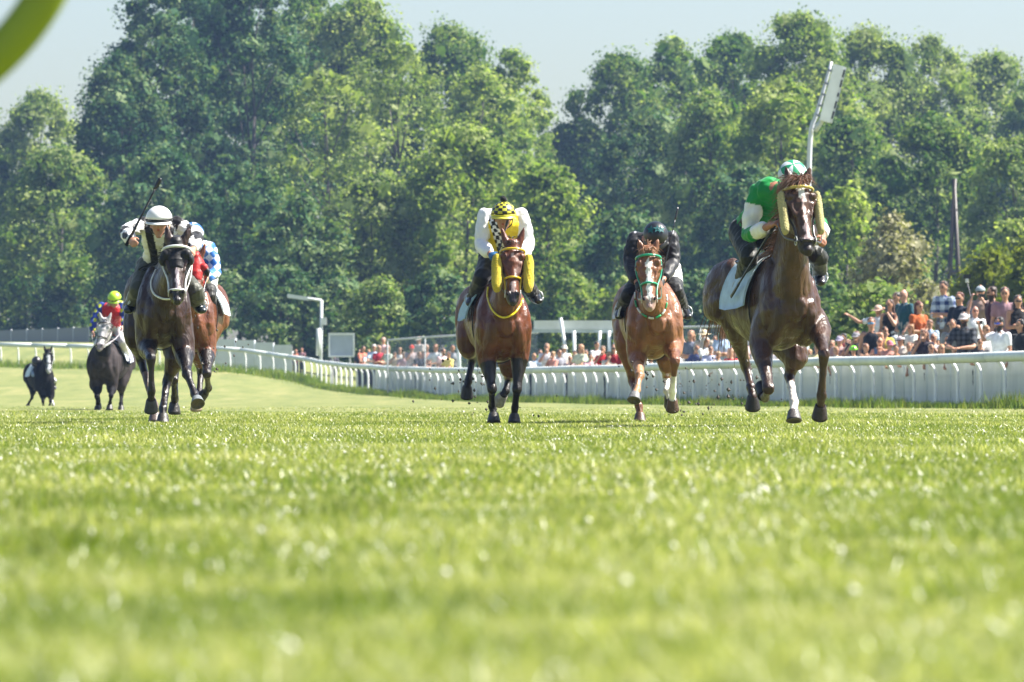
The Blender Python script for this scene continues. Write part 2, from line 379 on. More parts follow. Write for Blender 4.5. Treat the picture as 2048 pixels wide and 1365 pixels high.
# hoarding behind the rail
fm, t, b = newmat('fence_sheet')
tc = N(t, 'ShaderNodeTexCoord'); nn = noise_node(t, tc.outputs['Object'], 1.1, 4, .6, (1, 1, .15))
rr = ramp(t, nn.outputs[0], [(.3, (.40, .44, .48)), (.55, (.54, .57, .60)), (.75, (.66, .68, .69))]); t.links.new(rr.outputs[0], b.inputs['Base Color']); b.inputs['Roughness'].default_value = .5
b.inputs['Transmission Weight'].default_value = 0
M['sheet'] = fm
def panel_fence(u, D0, D1, h, label, step=2.4, mat=None, name='panel_fence', x0=None):
    root = thing(name, (fence_x((D0 + D1) / 2) + u, (D0 + D1) / 2, 0), label, 'fence')
    o = V(root.location); D_ = D0
    fr = Box()
    while D_ < D1:
        a = V((fence_x(D_) + u, D_, 0)); e = V((fence_x(D_ + step) + u, D_ + step, 0)); a.z = gz(a.x, a.y); e.z = gz(e.x, e.y)
        d = (e - a); L = V((d.x, d.y, 0)).length; ang = math.atan2(d.y, d.x); q = Matrix.Rotation(ang, 3, 'Z')
        bx = Box(); bx.box((a + e) / 2 - o + V((0, 0, h / 2 + .03)), (L - .07, .02, h - .06), rot=q)
        bx.box((a + e) / 2 - o + V((0, 0, h * .36)), (L - .07, .035, .02), rot=q).box((a + e) / 2 - o + V((0, 0, h * .68)), (L - .07, .035, .02), rot=q)
        bx.build('panel', mat or M['sheet'], root)
        pb = Box().bar(a - o, a - o + V((0, 0, h + .05)), .025, (.55, .6, .63)); pb.build('post', M['plain'], root, smooth=True)
        D_ += step
    return root
panel_fence(.52, 92, 160, .97, 'pale grey sheeted barrier standing behind the rail at the feet of the spectators')
panel_fence(.62, 161.6, 226, .92, 'pale grey low barrier behind the rail on the left of the yellow-capped jockey', step=3.2)

# white hoarding, back left
def wall_pts(pts, h, label, name, col, cat='hoarding', th=.05, mat=None):
    root = thing(name, pts[0], label, cat); o = V(root.location)
    for a, e in zip(pts, pts[1:]):
        a = V(a) - o; e = V(e) - o; d = e - a; L = V((d.x, d.y, 0)).length; q = Matrix.Rotation(math.atan2(d.y, d.x), 3, 'Z')
        b_ = Box(); b_.box((a + e) / 2 + V((0, 0, h / 2)), (L - .03, th, h), col, rot=q); b_.build('board', mat or M['plain'], root)
        Box().bar(a + V((0, 0, -.3)), a + V((0, 0, h + .04)), .04, (.6, .64, .66)).build('post', M['plain'], root, smooth=True)
    return root
def gp(px, D): x = (px - 1024) / F * D; return V((x, D, gz(x, D)))
wall_pts([gp(395 + i * 38, 262) for i in range(6)], 1.32, 'plain white board hoarding behind the far rail, left of the lamp post', 'hoarding', (.62, .65, .66))
wall_pts([gp(-70 + i * 31, 330 - i * 3) for i in range(9)], .85, 'long pale grey fence standing far off at the left edge', 'far_fence', (.13, .16, .21), 'fence')  # distance haze is put into the dark blue-grey board colour
# grey mesh screen behind the middle spectators
mm, t, b = newmat('screen_mesh'); b.inputs['Base Color'].default_value = (.20, .24, .28, 1); b.inputs['Roughness'].default_value = .8
tp = N(t, 'ShaderNodeBsdfTransparent'); mixs = N(t, 'ShaderNodeMixShader'); mixs.inputs[0].default_value = .38
t.links.new(tp.outputs[0], mixs.inputs[1]); t.links.new(b.outputs[0], mixs.inputs[2]); t.links.new(mixs.outputs[0], t.nodes['Material Output'].inputs['Surface'])
M['mesh'] = mm
def screen(pxs, label):
    root = thing('mesh_fence', gp(pxs[0][0], pxs[0][2]), label, 'fence'); o = V(root.location)
    for (pa, ya, Da), (pb_, yb, Db) in zip(pxs, pxs[1:]):
        a = P(pa, ya, Da) - o; e = P(pb_, yb, Db) - o
        mk('mesh_panel', [a, e, V((e.x, e.y, -.3)), V((a.x, a.y, -.3))], [(0, 1, 2, 3)], M['mesh'], root, smooth=False)
        Box().bar(a, e, .035, (.6, .62, .62)).build('top_rail', M['plain'], root, smooth=True)
        Box().bar(V((a.x, a.y, -.5)), a, .03, (.5, .52, .52)).build('post', M['plain'], root, smooth=True)
    return root
screen([(775, 681, 215), (850, 675, 212), (920, 671, 209), (1000, 668, 206), (1075, 666, 203)], 'grey mesh fence with a pale top rail behind the spectators left of centre')
screen([(1250, 657, 190), (1330, 656, 187), (1400, 654, 184), (1445, 653, 182), (1500, 652, 180)], 'grey mesh fence with a pale top rail behind the sun-hatted spectator')

# ---------------------------------------------------------------- structures
# street lamp, left of centre
D_ = 250; r0 = gp(641, D_); lamp = thing('street_lamp', r0, 'pale lamp post with a straight arm reaching left, behind the far rail', 'street lamp')
def rel(px, py, D, o): return P(px, py, D) - V(o)
top = rel(643, 601, D_, r0)
Box().bar((0, 0, -.2), top, .065, (.62, .66, .68)).build('pole', M['plain'], lamp, smooth=True)
Box().bar(rel(636.5, 712, D_ - .3, r0), rel(637, 657, D_ - .3, r0), .10, (.58, .61, .60)).build('sleeve', M['plain'], lamp, smooth=True)
aend = rel(588, 594, D_ + .2, r0)
Box().bar(top, aend, .055, (.64, .68, .70)).build('arm', M['plain'], lamp, smooth=True)
h_ = Box(); h_.box((aend + top) / 2 * .25 + aend * .75, (.9, .28, .16), (.7, .73, .74), Matrix.Rotation(R(8), 3, 'Y')); h_.build('lamp_head', M['plain'], lamp)
Box().box(rel(648, 643, D_ - .1, r0), (.22, .2, .32), (.7, .72, .72)).build('speaker_box', M['plain'], lamp)
# white notice board
D_ = 244; r0 = gp(680, D_); nb = thing('notice_board', r0, 'square white framed board standing right of the far lamp post', 'board')
b_ = Box(); b_.box(rel(683, 691, D_, r0), (1.0, .05, .9), (.42, .47, .55)); b_.build('board', M['plain'], nb)
b_ = Box()
for (xx, yy, w_, hh_) in ((683, 668.5, 1.12, .09), (683, 713, 1.12, .07)): b_.box(rel(xx, yy, D_ - .05, r0), (w_, .08, hh_), (.75, .77, .78))
for xx in (658.5, 707.5): b_.box(rel(xx, 691, D_ - .05, r0), (.07, .08, .9), (.75, .77, .78))
b_.build('frame', M['plain'], nb)
for xx in (665, 700): Box().bar(V((rel(xx, 0, D_, r0).x, 0, -.1)), rel(xx, 714, D_, r0), .04, (.5, .5, .5)).build('leg', M['plain'], nb)
# white canopy frame, centre
D_ = 200; r0 = gp(1150, D_); cf = thing('canopy', r0, 'long flat white canopy roof on thin slanting posts behind the rail', 'canopy')
rb = Box(); 
a0, a1 = rel(1068, 650, D_, r0), rel(1262, 650, D_, r0)
rb.box((a0 + a1) / 2 + V((0, .9, 0)), ((a1 - a0).x, 1.8, .30), (.66, .68, .66)); rb.build('roof', M['plain'], cf)
Box().box((a0 + a1) / 2 + V((0, -.03, -.22)), ((a1 - a0).x + .1, .06, .12), (.45, .5, .52)).build('valance', M['plain'], cf)
for (xa, ya, xb, yb) in ((1121, 636, 1146, 735), (1148, 662, 1150, 735), (1200, 662, 1192, 735), (1218, 662, 1220, 735), (1232, 662, 1224, 735), (914, 640, 922, 735)):
    Box().bar(rel(xa, ya, D_ - .25, r0), rel(xb, yb + 60, D_ - .25, r0), .06, (.68, .72, .74)).build('post', M['plain'], cf, smooth=True)
Box().bar(rel(914, 640, D_ - .25, r0), rel(935, 640, D_ - .25, r0), .05, (.68, .72, .74)).build('brace', M['plain'], cf, smooth=True)
# tall white mast with long panel
D_ = 165; r0 = gp(1612, D_); ms = thing('camera_mast', r0, 'tall white bent mast carrying a long slotted white panel above the lead horse', 'mast')
pp = [V((0, 0, -.2)), rel(1614, 500, D_, r0), rel(1618, 345, D_, r0), rel(1622, 262, D_, r0), rel(1634, 225, D_, r0), rel(1663, 124, D_, r0)]
wire('pole', pp, [.085, .08, .075, .07, .06, .045], (.66, .68, .74), M['plain'], ms, side=(0, 1, 0), n=10, sub=4)
ax = (rel(1683, 134, D_, r0) - rel(1651, 245, D_, r0)); L = ax.length; q = ax.normalized().to_track_quat('Z', 'Y').to_matrix()
cc = (rel(1677, 133, D_, r0) + rel(1651, 243, D_, r0)) / 2 + V((-.02, -.2, 0))
b_ = Box(); b_.box(cc, (.30, .26, L), (.88, .89, .92), Matrix.Rotation(R(14.5), 3, 'Y')); b_.build('panel', M['plain'], ms)
qy = Matrix.Rotation(R(14.5), 3, 'Y')
b_ = Box(); b_.box(cc + qy @ V((.19, .02, 0)), (.075, .24, L * .99), (.74, .75, .78), qy); b_.build('side_flange', M['plain'], ms)
for k, f in enumerate((-.36, -.18, 0, .2, .38)):
    b_ = Box(); b_.box(cc + qy @ V((.185, -.102, L * f)), (.05, .04, .12 if k == 2 else .22), (.02, .025, .04), qy); b_.build('slot', M['glass'], ms)
b_ = Box()
for f in (-.42, -.25, -.05, .15, .38): b_.box(cc + qy @ V((-.21, .1, L * f)), (.16, .06, .06), (.3, .32, .35), qy)
b_.build('bracket', M['plain'], ms)
Box().bar(rel(1630, 262, D_ - .1, r0), rel(1644, 240, D_ - .15, r0), .08, (.6, .62, .66)).build('joint', M['plain'], ms, smooth=True)
# wooden A-frame pylon among the trees
D_ = 235; r0 = gp(1908, D_); py = thing('wooden_pylon', r0, 'dark wooden A-shaped pole standing before the trees on the right', 'pylon')
for (xa, xb) in ((1910, 1886), (1908, 1928)): Box().bar(rel(xb, 790, D_, r0), rel(xa, 358, D_, r0), .12, (.06, .045, .035), r1=.08).build('pole', M['plain'], py, smooth=True)
Box().bar(rel(1893, 545, D_, r0), rel(1921, 545, D_, r0), .08, (.10, .09, .10)).build('crossbar', M['plain'], py)
Box().bar(rel(1901, 420, D_, r0), rel(1914, 420, D_, r0), .08, (.10, .09, .10)).build('crossbar', M['plain'], py)
# green hoop on a stake close to the camera, top left
D_ = 9.5; c = P(-358, -262, D_); hp = thing('hoop_marker', (c.x, D_, 0), 'large blurred olive green ring reaching into the top left corner', 'hoop')
vs = []; fs = []; n1_, n2_ = 120, 12
for i in range(n1_):
    a = 2 * math.pi * i / n1_
    for k in range(n2_):
        g_ = 2 * math.pi * k / n2_; rr_ = (515 + 42 * math.cos(g_)) / F * D_; vs.append((rr_ * math.cos(a), .02 * math.sin(g_), c.z + rr_ * math.sin(a)))
for i in range(n1_):
    for k in range(n2_): fs.append((i * n2_ + k, ((i + 1) % n1_) * n2_ + k, ((i + 1) % n1_) * n2_ + (k + 1) % n2_, i * n2_ + (k + 1) % n2_))
mk('ring', vs, fs, M['plain'], hp, cols=(.27, .34, .02))
Box().bar((0, 0, -.05), (0, 0, c.z - 512 / F * D_), .012, (.5, .5, .45)).build('stake', M['plain'], hp, smooth=True)

# ================================================================ TREES
TM = {
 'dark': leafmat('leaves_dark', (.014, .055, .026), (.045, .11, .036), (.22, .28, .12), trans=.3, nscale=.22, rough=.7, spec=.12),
 'mid': leafmat('leaves_mid', (.024, .080, .018), (.10, .17, .034), (.33, .38, .15), trans=.42, nscale=.22, rough=.7, spec=.12),
 'light': leafmat('leaves_light', (.045, .11, .016), (.18, .25, .045), (.42, .46, .19), trans=.5, nscale=.22, rough=.7, spec=.12),
 'olive': leafmat('leaves_olive', (.045, .095, .024), (.16, .22, .055), (.40, .44, .22), trans=.48, nscale=.3, rough=.7, spec=.12),
 'beige': leafmat('leaves_blossom', (.14, .14, .07), (.27, .26, .15), (.44, .41, .28), trans=.3, nscale=.3, rough=.7, spec=.12),
 'yellow': leafmat('leaves_yellow', (.08, .11, .008), (.14, .17, .012), (.2, .22, .04), trans=.4, nscale=.3, rough=.7, spec=.12),
}
bm, t, b = newmat('bark'); tc = N(t, 'ShaderNodeTexCoord'); nn = noise_node(t, tc.outputs['Object'], 4, 5, .7, (1, 1, .2))
rr = ramp(t, nn.outputs[0], [(.3, (.035, .03, .028)), (.7, (.11, .095, .085))]); t.links.new(rr.outputs[0], b.inputs['Base Color']); b.inputs['Roughness'].default_value = .9
M['bark'] = bm
def tree(px, top, wpx, D, kind, label, name='tree', cat='tree', leaf=.30, dens=1.0, base=.12, feathery=False, group='trees in the wood behind the track', squash=1.0, trunkvis=False):
    x = (px - 1024) / F * D; z0 = gz(x, D); H = (HY - top) / F * D + EYE - z0; Rr = wpx / F * D / 2 * (1.42 if D > 370 else 1.2 if D > 280 else 1.05)
    root = thing(name, (x, D, z0), label, cat, group)
    if D > 370 and base < .2: base = .25
    rm = min(1.35, max(.5, Rr * .2)) * (.75 if feathery else 1); nc = int(min(700, max(30, (5.2 if not feathery else 2.8) * 2 * Rr * H * (1 - base) * .75 / (math.pi * rm * rm))))
    cs = []
    lobes = [(random.uniform(-.35, .35), random.uniform(-.3, .3), random.uniform(.15, .9), random.uniform(.4, .62)) for _ in range(5)]
    for i in range(nc):
        tt = random.random() ** .85; a = random.uniform(0, 2 * math.pi)
        rad = (1 - tt ** 2.6) ** .55 * min(1, .72 + tt * 1.2)
        q = random.uniform(.45, 1.0) ** .6; rr = Rr * rad * q * (.86 + .14 * math.sin(a * 3 + px))
        c = V((rr * math.cos(a), rr * math.sin(a) * squash, H * (base + (1 - base) * tt) * .97))
        cr_ = random.choice((.55, .8, 1.0, 1.35, 1.8)) * rm * random.uniform(.85, 1.15) * (1.1 - .30 * tt)
        cs.append((c, cr_))
    cs.append((V((0, 0, H * .96)), Rr * .22)); 
    co = []; tot = sum(r_ * r_ for _, r_ in cs); NL = min(46000, dens * (8.6 if not feathery else 4.2) * (2 * Rr * H * (1 - base)) / (leaf * leaf))
    for (c, r_) in cs:
        n = int(NL * r_ * r_ / tot); n = max(40, n)
        ni = int(10 if not feathery else 2); d = rng.normal(size=(ni, 3)); d /= np.linalg.norm(d, axis=1)[:, None]; p = np.array(c)[None] + d * r_ * rng.uniform(.0, .5, ni)[:, None]
        u = np.cross(d, rng.normal(size=(ni, 3))); u /= np.linalg.norm(u, axis=1)[:, None]; v_ = np.cross(d, u); a_ = r_ * .40
        co.append(np.stack([p - u * a_, p - v_ * a_ * .8, p + u * a_, p + v_ * a_ * .8], 1).reshape(-1, 3))
        d = rng.normal(size=(n, 3)); d /= np.linalg.norm(d, axis=1)[:, None]
        rad = r_ * (rng.uniform(.55, 1.08, n)) * (1 + .25 * np.sin(d[:, 0] * 5 + c.x) * np.sin(d[:, 2] * 6 + c.z))
        p = np.array(c)[None] + d * rad[:, None] * np.array([1, 1, .72])[None]
        if feathery: p[:, 2] -= rng.uniform(0, .5, n) * r_
        nn = d * .75 + rng.normal(size=(n, 3)) * .55 + np.array([0, 0, .35]); nn /= np.linalg.norm(nn, axis=1)[:, None]
        u = np.cross(nn, rng.normal(size=(n, 3))); u /= np.linalg.norm(u, axis=1)[:, None]; v_ = np.cross(nn, u)
        s_ = leaf * rng.uniform(.45, 1.1, n)[:, None]; a_ = s_ * .5; b_ = s_ * .34
        q = np.stack([p - u * a_, p - v_ * b_ , p + u * a_, p + v_ * b_], 1)
        co.append(q.reshape(-1, 3))
    tris_mesh('crown', np.concatenate(co), 4, TM[kind], root)
    tb = []
    rt = max(.08, H * .012)
    sk = Box(); sk.bar((0, 0, -.3), (0, 0, H * .3), rt, r1=rt * .8, n=9); sk.bar((0, 0, H * .3), (rt, 0, H * .62), rt * .8, r1=rt * .35, n=8); sk.bar((rt, 0, H * .62), (0, 0, H * .86), rt * .35, r1=rt * .06, n=6)
    for (c, r_) in random.sample(cs, min(len(cs), 16 if feathery else 9)):
        z_ = min(H * .8, c.z * random.uniform(.55, .8)); sk.bar((0, 0, z_), c, rt * .32, r1=rt * .07, n=5)
    sk.build('trunk', M['bark'], root, smooth=True)
    return root
TREES = [
 # px, top, width, D, kind, label, opts
 (75, 178, 210, 430, 'olive', 'tree at the left edge whose rounded top stands lower than the dark giant', {}),
 (-40, 300, 240, 400, 'mid', 'tree cut by the left edge of the picture', {}),
 (385, -95, 390, 400, 'dark', 'huge dark green tree rising above the frame on the left', dict(leaf=.34)),
 (240, 105, 190, 375, 'dark', 'dark tree forming the left shoulder of the huge dark tree', {}),
 (330, 25, 220, 380, 'dark', 'dark crown between the left shoulder and the middle of the huge dark tree', {}),
 (500, -60, 230, 385, 'dark', 'dark crown joined to the right side of the huge dark tree', {}),
 (120, 300, 260, 345, 'mid', 'tree in front of the dark giant above the grey horse', {}),
 (330, 300, 280, 330, 'dark', 'dark drooping tree behind the white-capped jockey', {}),
 (480, 330, 260, 320, 'dark', 'dark tree right of the white-capped jockey', {}),
 (610, -30, 260, 420, 'mid', 'tall green tree touching the top edge above the lamp post', {}),
 (720, -20, 230, 415, 'light', 'tall tree with its tip at the top edge, left of the open sky', {}),
 (650, 130, 300, 350, 'olive', 'feathery olive tree with a bare dark trunk, left one of the feathery pair', dict(feathery=True)),
 (790, 70, 300, 355, 'olive', 'feathery olive tree with forked dark branches, right one of the feathery pair', dict(feathery=True)),
 (900, 45, 230, 410, 'mid', 'tree with a ragged top against the sky above the yellow-capped jockey', {}),
 (1025, 92, 165, 400, 'light', 'pointed tree left of the notch in the skyline', {}),
 (960, 130, 220, 380, 'light', 'bright tree between the ragged-topped one and the pointed one', {}),
 (930, 255, 320, 300, 'light', 'broad light green tree directly behind the yellow-capped jockey', {}),
 (1090, 330, 270, 290, 'light', 'light green chestnut tree between the yellow-capped and black-capped jockeys', {}),
 (740, 350, 250, 300, 'olive', 'pale rounded tree left of the yellow-capped jockey', {}),
 (600, 400, 230, 295, 'dark', 'dark tree straight above the far lamp post', {}),
 (1130, 240, 150, 410, 'mid', 'small tree filling the notch in the skyline', {}),
 (1235, 105, 240, 410, 'mid', 'tree just right of the notch in the skyline', {}),
 (1345, 72, 220, 415, 'mid', 'second treetop to the right of the skyline notch', {}),
 (1465, 58, 230, 420, 'mid', 'treetop above the gap between the black-capped and green-capped jockeys', {}),
 (1600, 20, 250, 400, 'light', 'highest treetop of the right-hand wood beside the mast tip', {}),
 (1735, 45, 230, 410, 'olive', 'treetop right of the mast panel', {}),
 (1865, 62, 230, 415, 'olive', 'treetop above the wooden pylon', {}),
 (1990, 100, 220, 420, 'olive', 'treetop near the right edge of the skyline', {}),
 (2090, 140, 220, 400, 'mid', 'tree cut by the right edge of the picture', {}),
 (1290, 220, 300, 350, 'dark', 'dark bluish tree above the black-capped jockey', {}),
 (1420, 180, 260, 340, 'mid', 'tree left of the green-capped jockey with lit upper branches', {}),
 (1560, 150, 260, 330, 'light', 'bright leafy tree behind the mast', {}),
 (1490, 330, 240, 300, 'dark', 'dark tree behind the back of the green-capped jockey', {}),
 (1700, 230, 280, 320, 'mid', 'bushy tree right of the mast pole', {}),
 (1870, 240, 300, 310, 'mid', 'spreading tree behind the wooden pylon', {}),
 (2030, 270, 260, 300, 'olive', 'pale green tree at the right edge above the spectators', {}),
 (1690, 370, 170, 250, 'light', 'slim light green tree right of the lead horse head', {}),
 (2035, 440, 190, 245, 'light', 'light green tree behind the standing spectators on the right', {}),
 (1240, 420, 220, 280, 'dark', 'low dark tree left of the black-capped jockey', {}),
]
for (a, b_, c_, d_, k_, l_, o_) in TREES: tree(a, b_, c_, d_, k_, l_, name={'dark': 'dark_tree', 'mid': 'leafy_tree', 'light': 'leafy_tree', 'olive': 'pale_tree'}[k_], **o_)
SH = [
 (1790, 425, 190, 205, 'beige', 'beige blossoming bush behind the bald spectator'),
 (1745, 572, 250, 172, 'mid', 'low dark green bush behind the pointing spectator'),
 (1850, 560, 150, 190, 'beige', 'small faded bush left of the pylon foot'),
 (1985, 500, 200, 185, 'yellow', 'yellow-green bush behind the spectator with the selfie stick'),
 (2070, 470, 170, 180, 'yellow', 'yellow-green bush cut by the right edge'),
 (1640, 520, 160, 240, 'mid', 'bush hidden behind the chest of the lead horse'),
 (1400, 540, 200, 255, 'dark', 'dark bush between the chestnut horse and the lead horse'),
 (1250, 560, 180, 260, 'light', 'light bush left of the chestnut horse'),
 (1130, 540, 190, 262, 'mid', 'green bush right of the bay horse above the canopy'),
 (1010, 520, 190, 270, 'dark', 'dark bush hidden behind the bay horse'),
 (880, 540, 190, 265, 'dark', 'dark bush left of the bay horse'),
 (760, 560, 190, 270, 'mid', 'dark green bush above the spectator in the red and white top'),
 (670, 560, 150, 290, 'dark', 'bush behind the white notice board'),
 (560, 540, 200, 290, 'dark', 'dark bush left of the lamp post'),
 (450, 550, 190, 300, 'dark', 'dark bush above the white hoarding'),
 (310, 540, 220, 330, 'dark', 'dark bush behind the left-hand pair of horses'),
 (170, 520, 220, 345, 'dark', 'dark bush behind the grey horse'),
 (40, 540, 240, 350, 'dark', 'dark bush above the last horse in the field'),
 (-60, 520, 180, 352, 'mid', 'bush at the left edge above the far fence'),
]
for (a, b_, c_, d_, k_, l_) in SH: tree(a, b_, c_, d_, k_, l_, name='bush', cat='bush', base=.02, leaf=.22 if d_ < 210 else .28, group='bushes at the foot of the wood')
# ================================================================ HORSES
def blazefn(fr, marks, darkmuz=None):
    Pp, a, S, Nn, L = fr
    def f(co, col, ix, base=None):
        q = co - np.array(Pp)[None]; t_ = q @ np.array(a) / L; u = q @ np.array(S); d = q @ np.array(Nn)
        inh = (t_ > -.12) & (t_ < 1.15) & (np.abs(u) < .16) & (d > -.34) & (d < .1)
        if darkmuz is not None:
            k = np.clip((t_ - .80) / .12, 0, 1) * inh
            col = col * (1 - k[:, None]) + np.array(darkmuz)[None] * k[:, None]
        for (t0, t1, w0, w1, off, c) in marks:
            k = (t_ - t0) / (t1 - t0); wv = w0 + (w1 - w0) * np.clip(k, 0, 1); wob = .006 * np.sin(t_ * 40 + u * 60)
            sel = inh & (k > 0) & (k < 1) & (np.abs(u - off + wob) < wv * np.clip(np.minimum(k, 1 - k) * 8, .3, 1)) & (d > -.075)
            col[sel] = c
        return col
    return f
def hoofmesh(name, c, axis, parent, col, sz=1.0):
    """c = coronet centre, axis = direction coronet -> sole"""
    ax = V(axis).normalized(); fr = V((0, -1, 0)); fr = (fr - ax * fr.dot(ax)); fr = fr.normalized() if fr.length > .1 else V((0, 0, 1)); s = ax.cross(fr).normalized()
    vs = []; fs = []; n = 16
    prof = [(-.012, .036, 0), (0, .043, 0), (.03, .049, .008), (.065, .056, .020), (.082, .060, .026), (.082, .050, .026), (.072, .044, .022), (.068, .0, .018)]
    for (h, r, off) in prof:
        for k in range(n):
            a = 2 * math.pi * k / n; vs.append(V(c) + (ax * h + fr * (off + r * 1.08 * math.cos(a)) + s * r * math.sin(a)) * sz)
    for j in range(len(prof) - 1):
        for k in range(n): fs.append((j * n + k, j * n + (k + 1) % n, (j + 1) * n + (k + 1) % n, (j + 1) * n + k))
    cols = []
    for j in range(len(prof)): cols += [tuple(x * (1.15 if j < 2 else 1 if j < 4 else .9) for x in col) if j < 5 else (.09, .075, .06)] * n
    return mk(name, vs, fs, M['hoof'], parent, cols=cols)
def tufts(name, roots, dirs, col, parent, n=60, ln=.12, spread=.35, w_=.004, droop=.3, mat=None):
    """locks of hair: thin curved tapering ribbons"""
    vs = []; fs = []; cols = []
    for i in range(n):
        j = random.randrange(len(roots)); r0 = V(roots[j]) + V([random.gauss(0, .012) for _ in range(3)]); d = (V(dirs[j]) + V([random.gauss(0, spread) for _ in range(3)])).normalized()
        L = ln * random.uniform(.5, 1.15); s = d.cross(V((0, 1, .2))); s = s.normalized() if s.length > .01 else V((1, 0, 0)); b0 = len(vs); k_ = random.uniform(.7, 1.25)
        for q in range(5):
            f = q / 4; p = r0 + d * L * f + V((0, 0, -droop * L * f * f)); ww = w_ * (1 - f * .85)
            vs += [p - s * ww, p + s * ww, p + V((0, ww, ww))]; cols += [tuple(min(1, c * k_) for c in col)] * 3
            if q:
                a = b0 + 3 * (q - 1); e = b0 + 3 * q
                for x, y in ((0, 1), (1, 2), (2, 0)): fs.append((a + x, a + y, e + y, e + x))
    return mk(name, vs, fs, mat or M['hair'], parent, cols=cols, smooth=False)

def ring_pts(c, s, o, ra, rb, a0=0, a1=2 * math.pi, n=20): return [c + s * ra * math.cos(lerp(a0, a1, k / n)) + o * rb * math.sin(lerp(a0, a1, k / n)) for k in range(n + 1)]

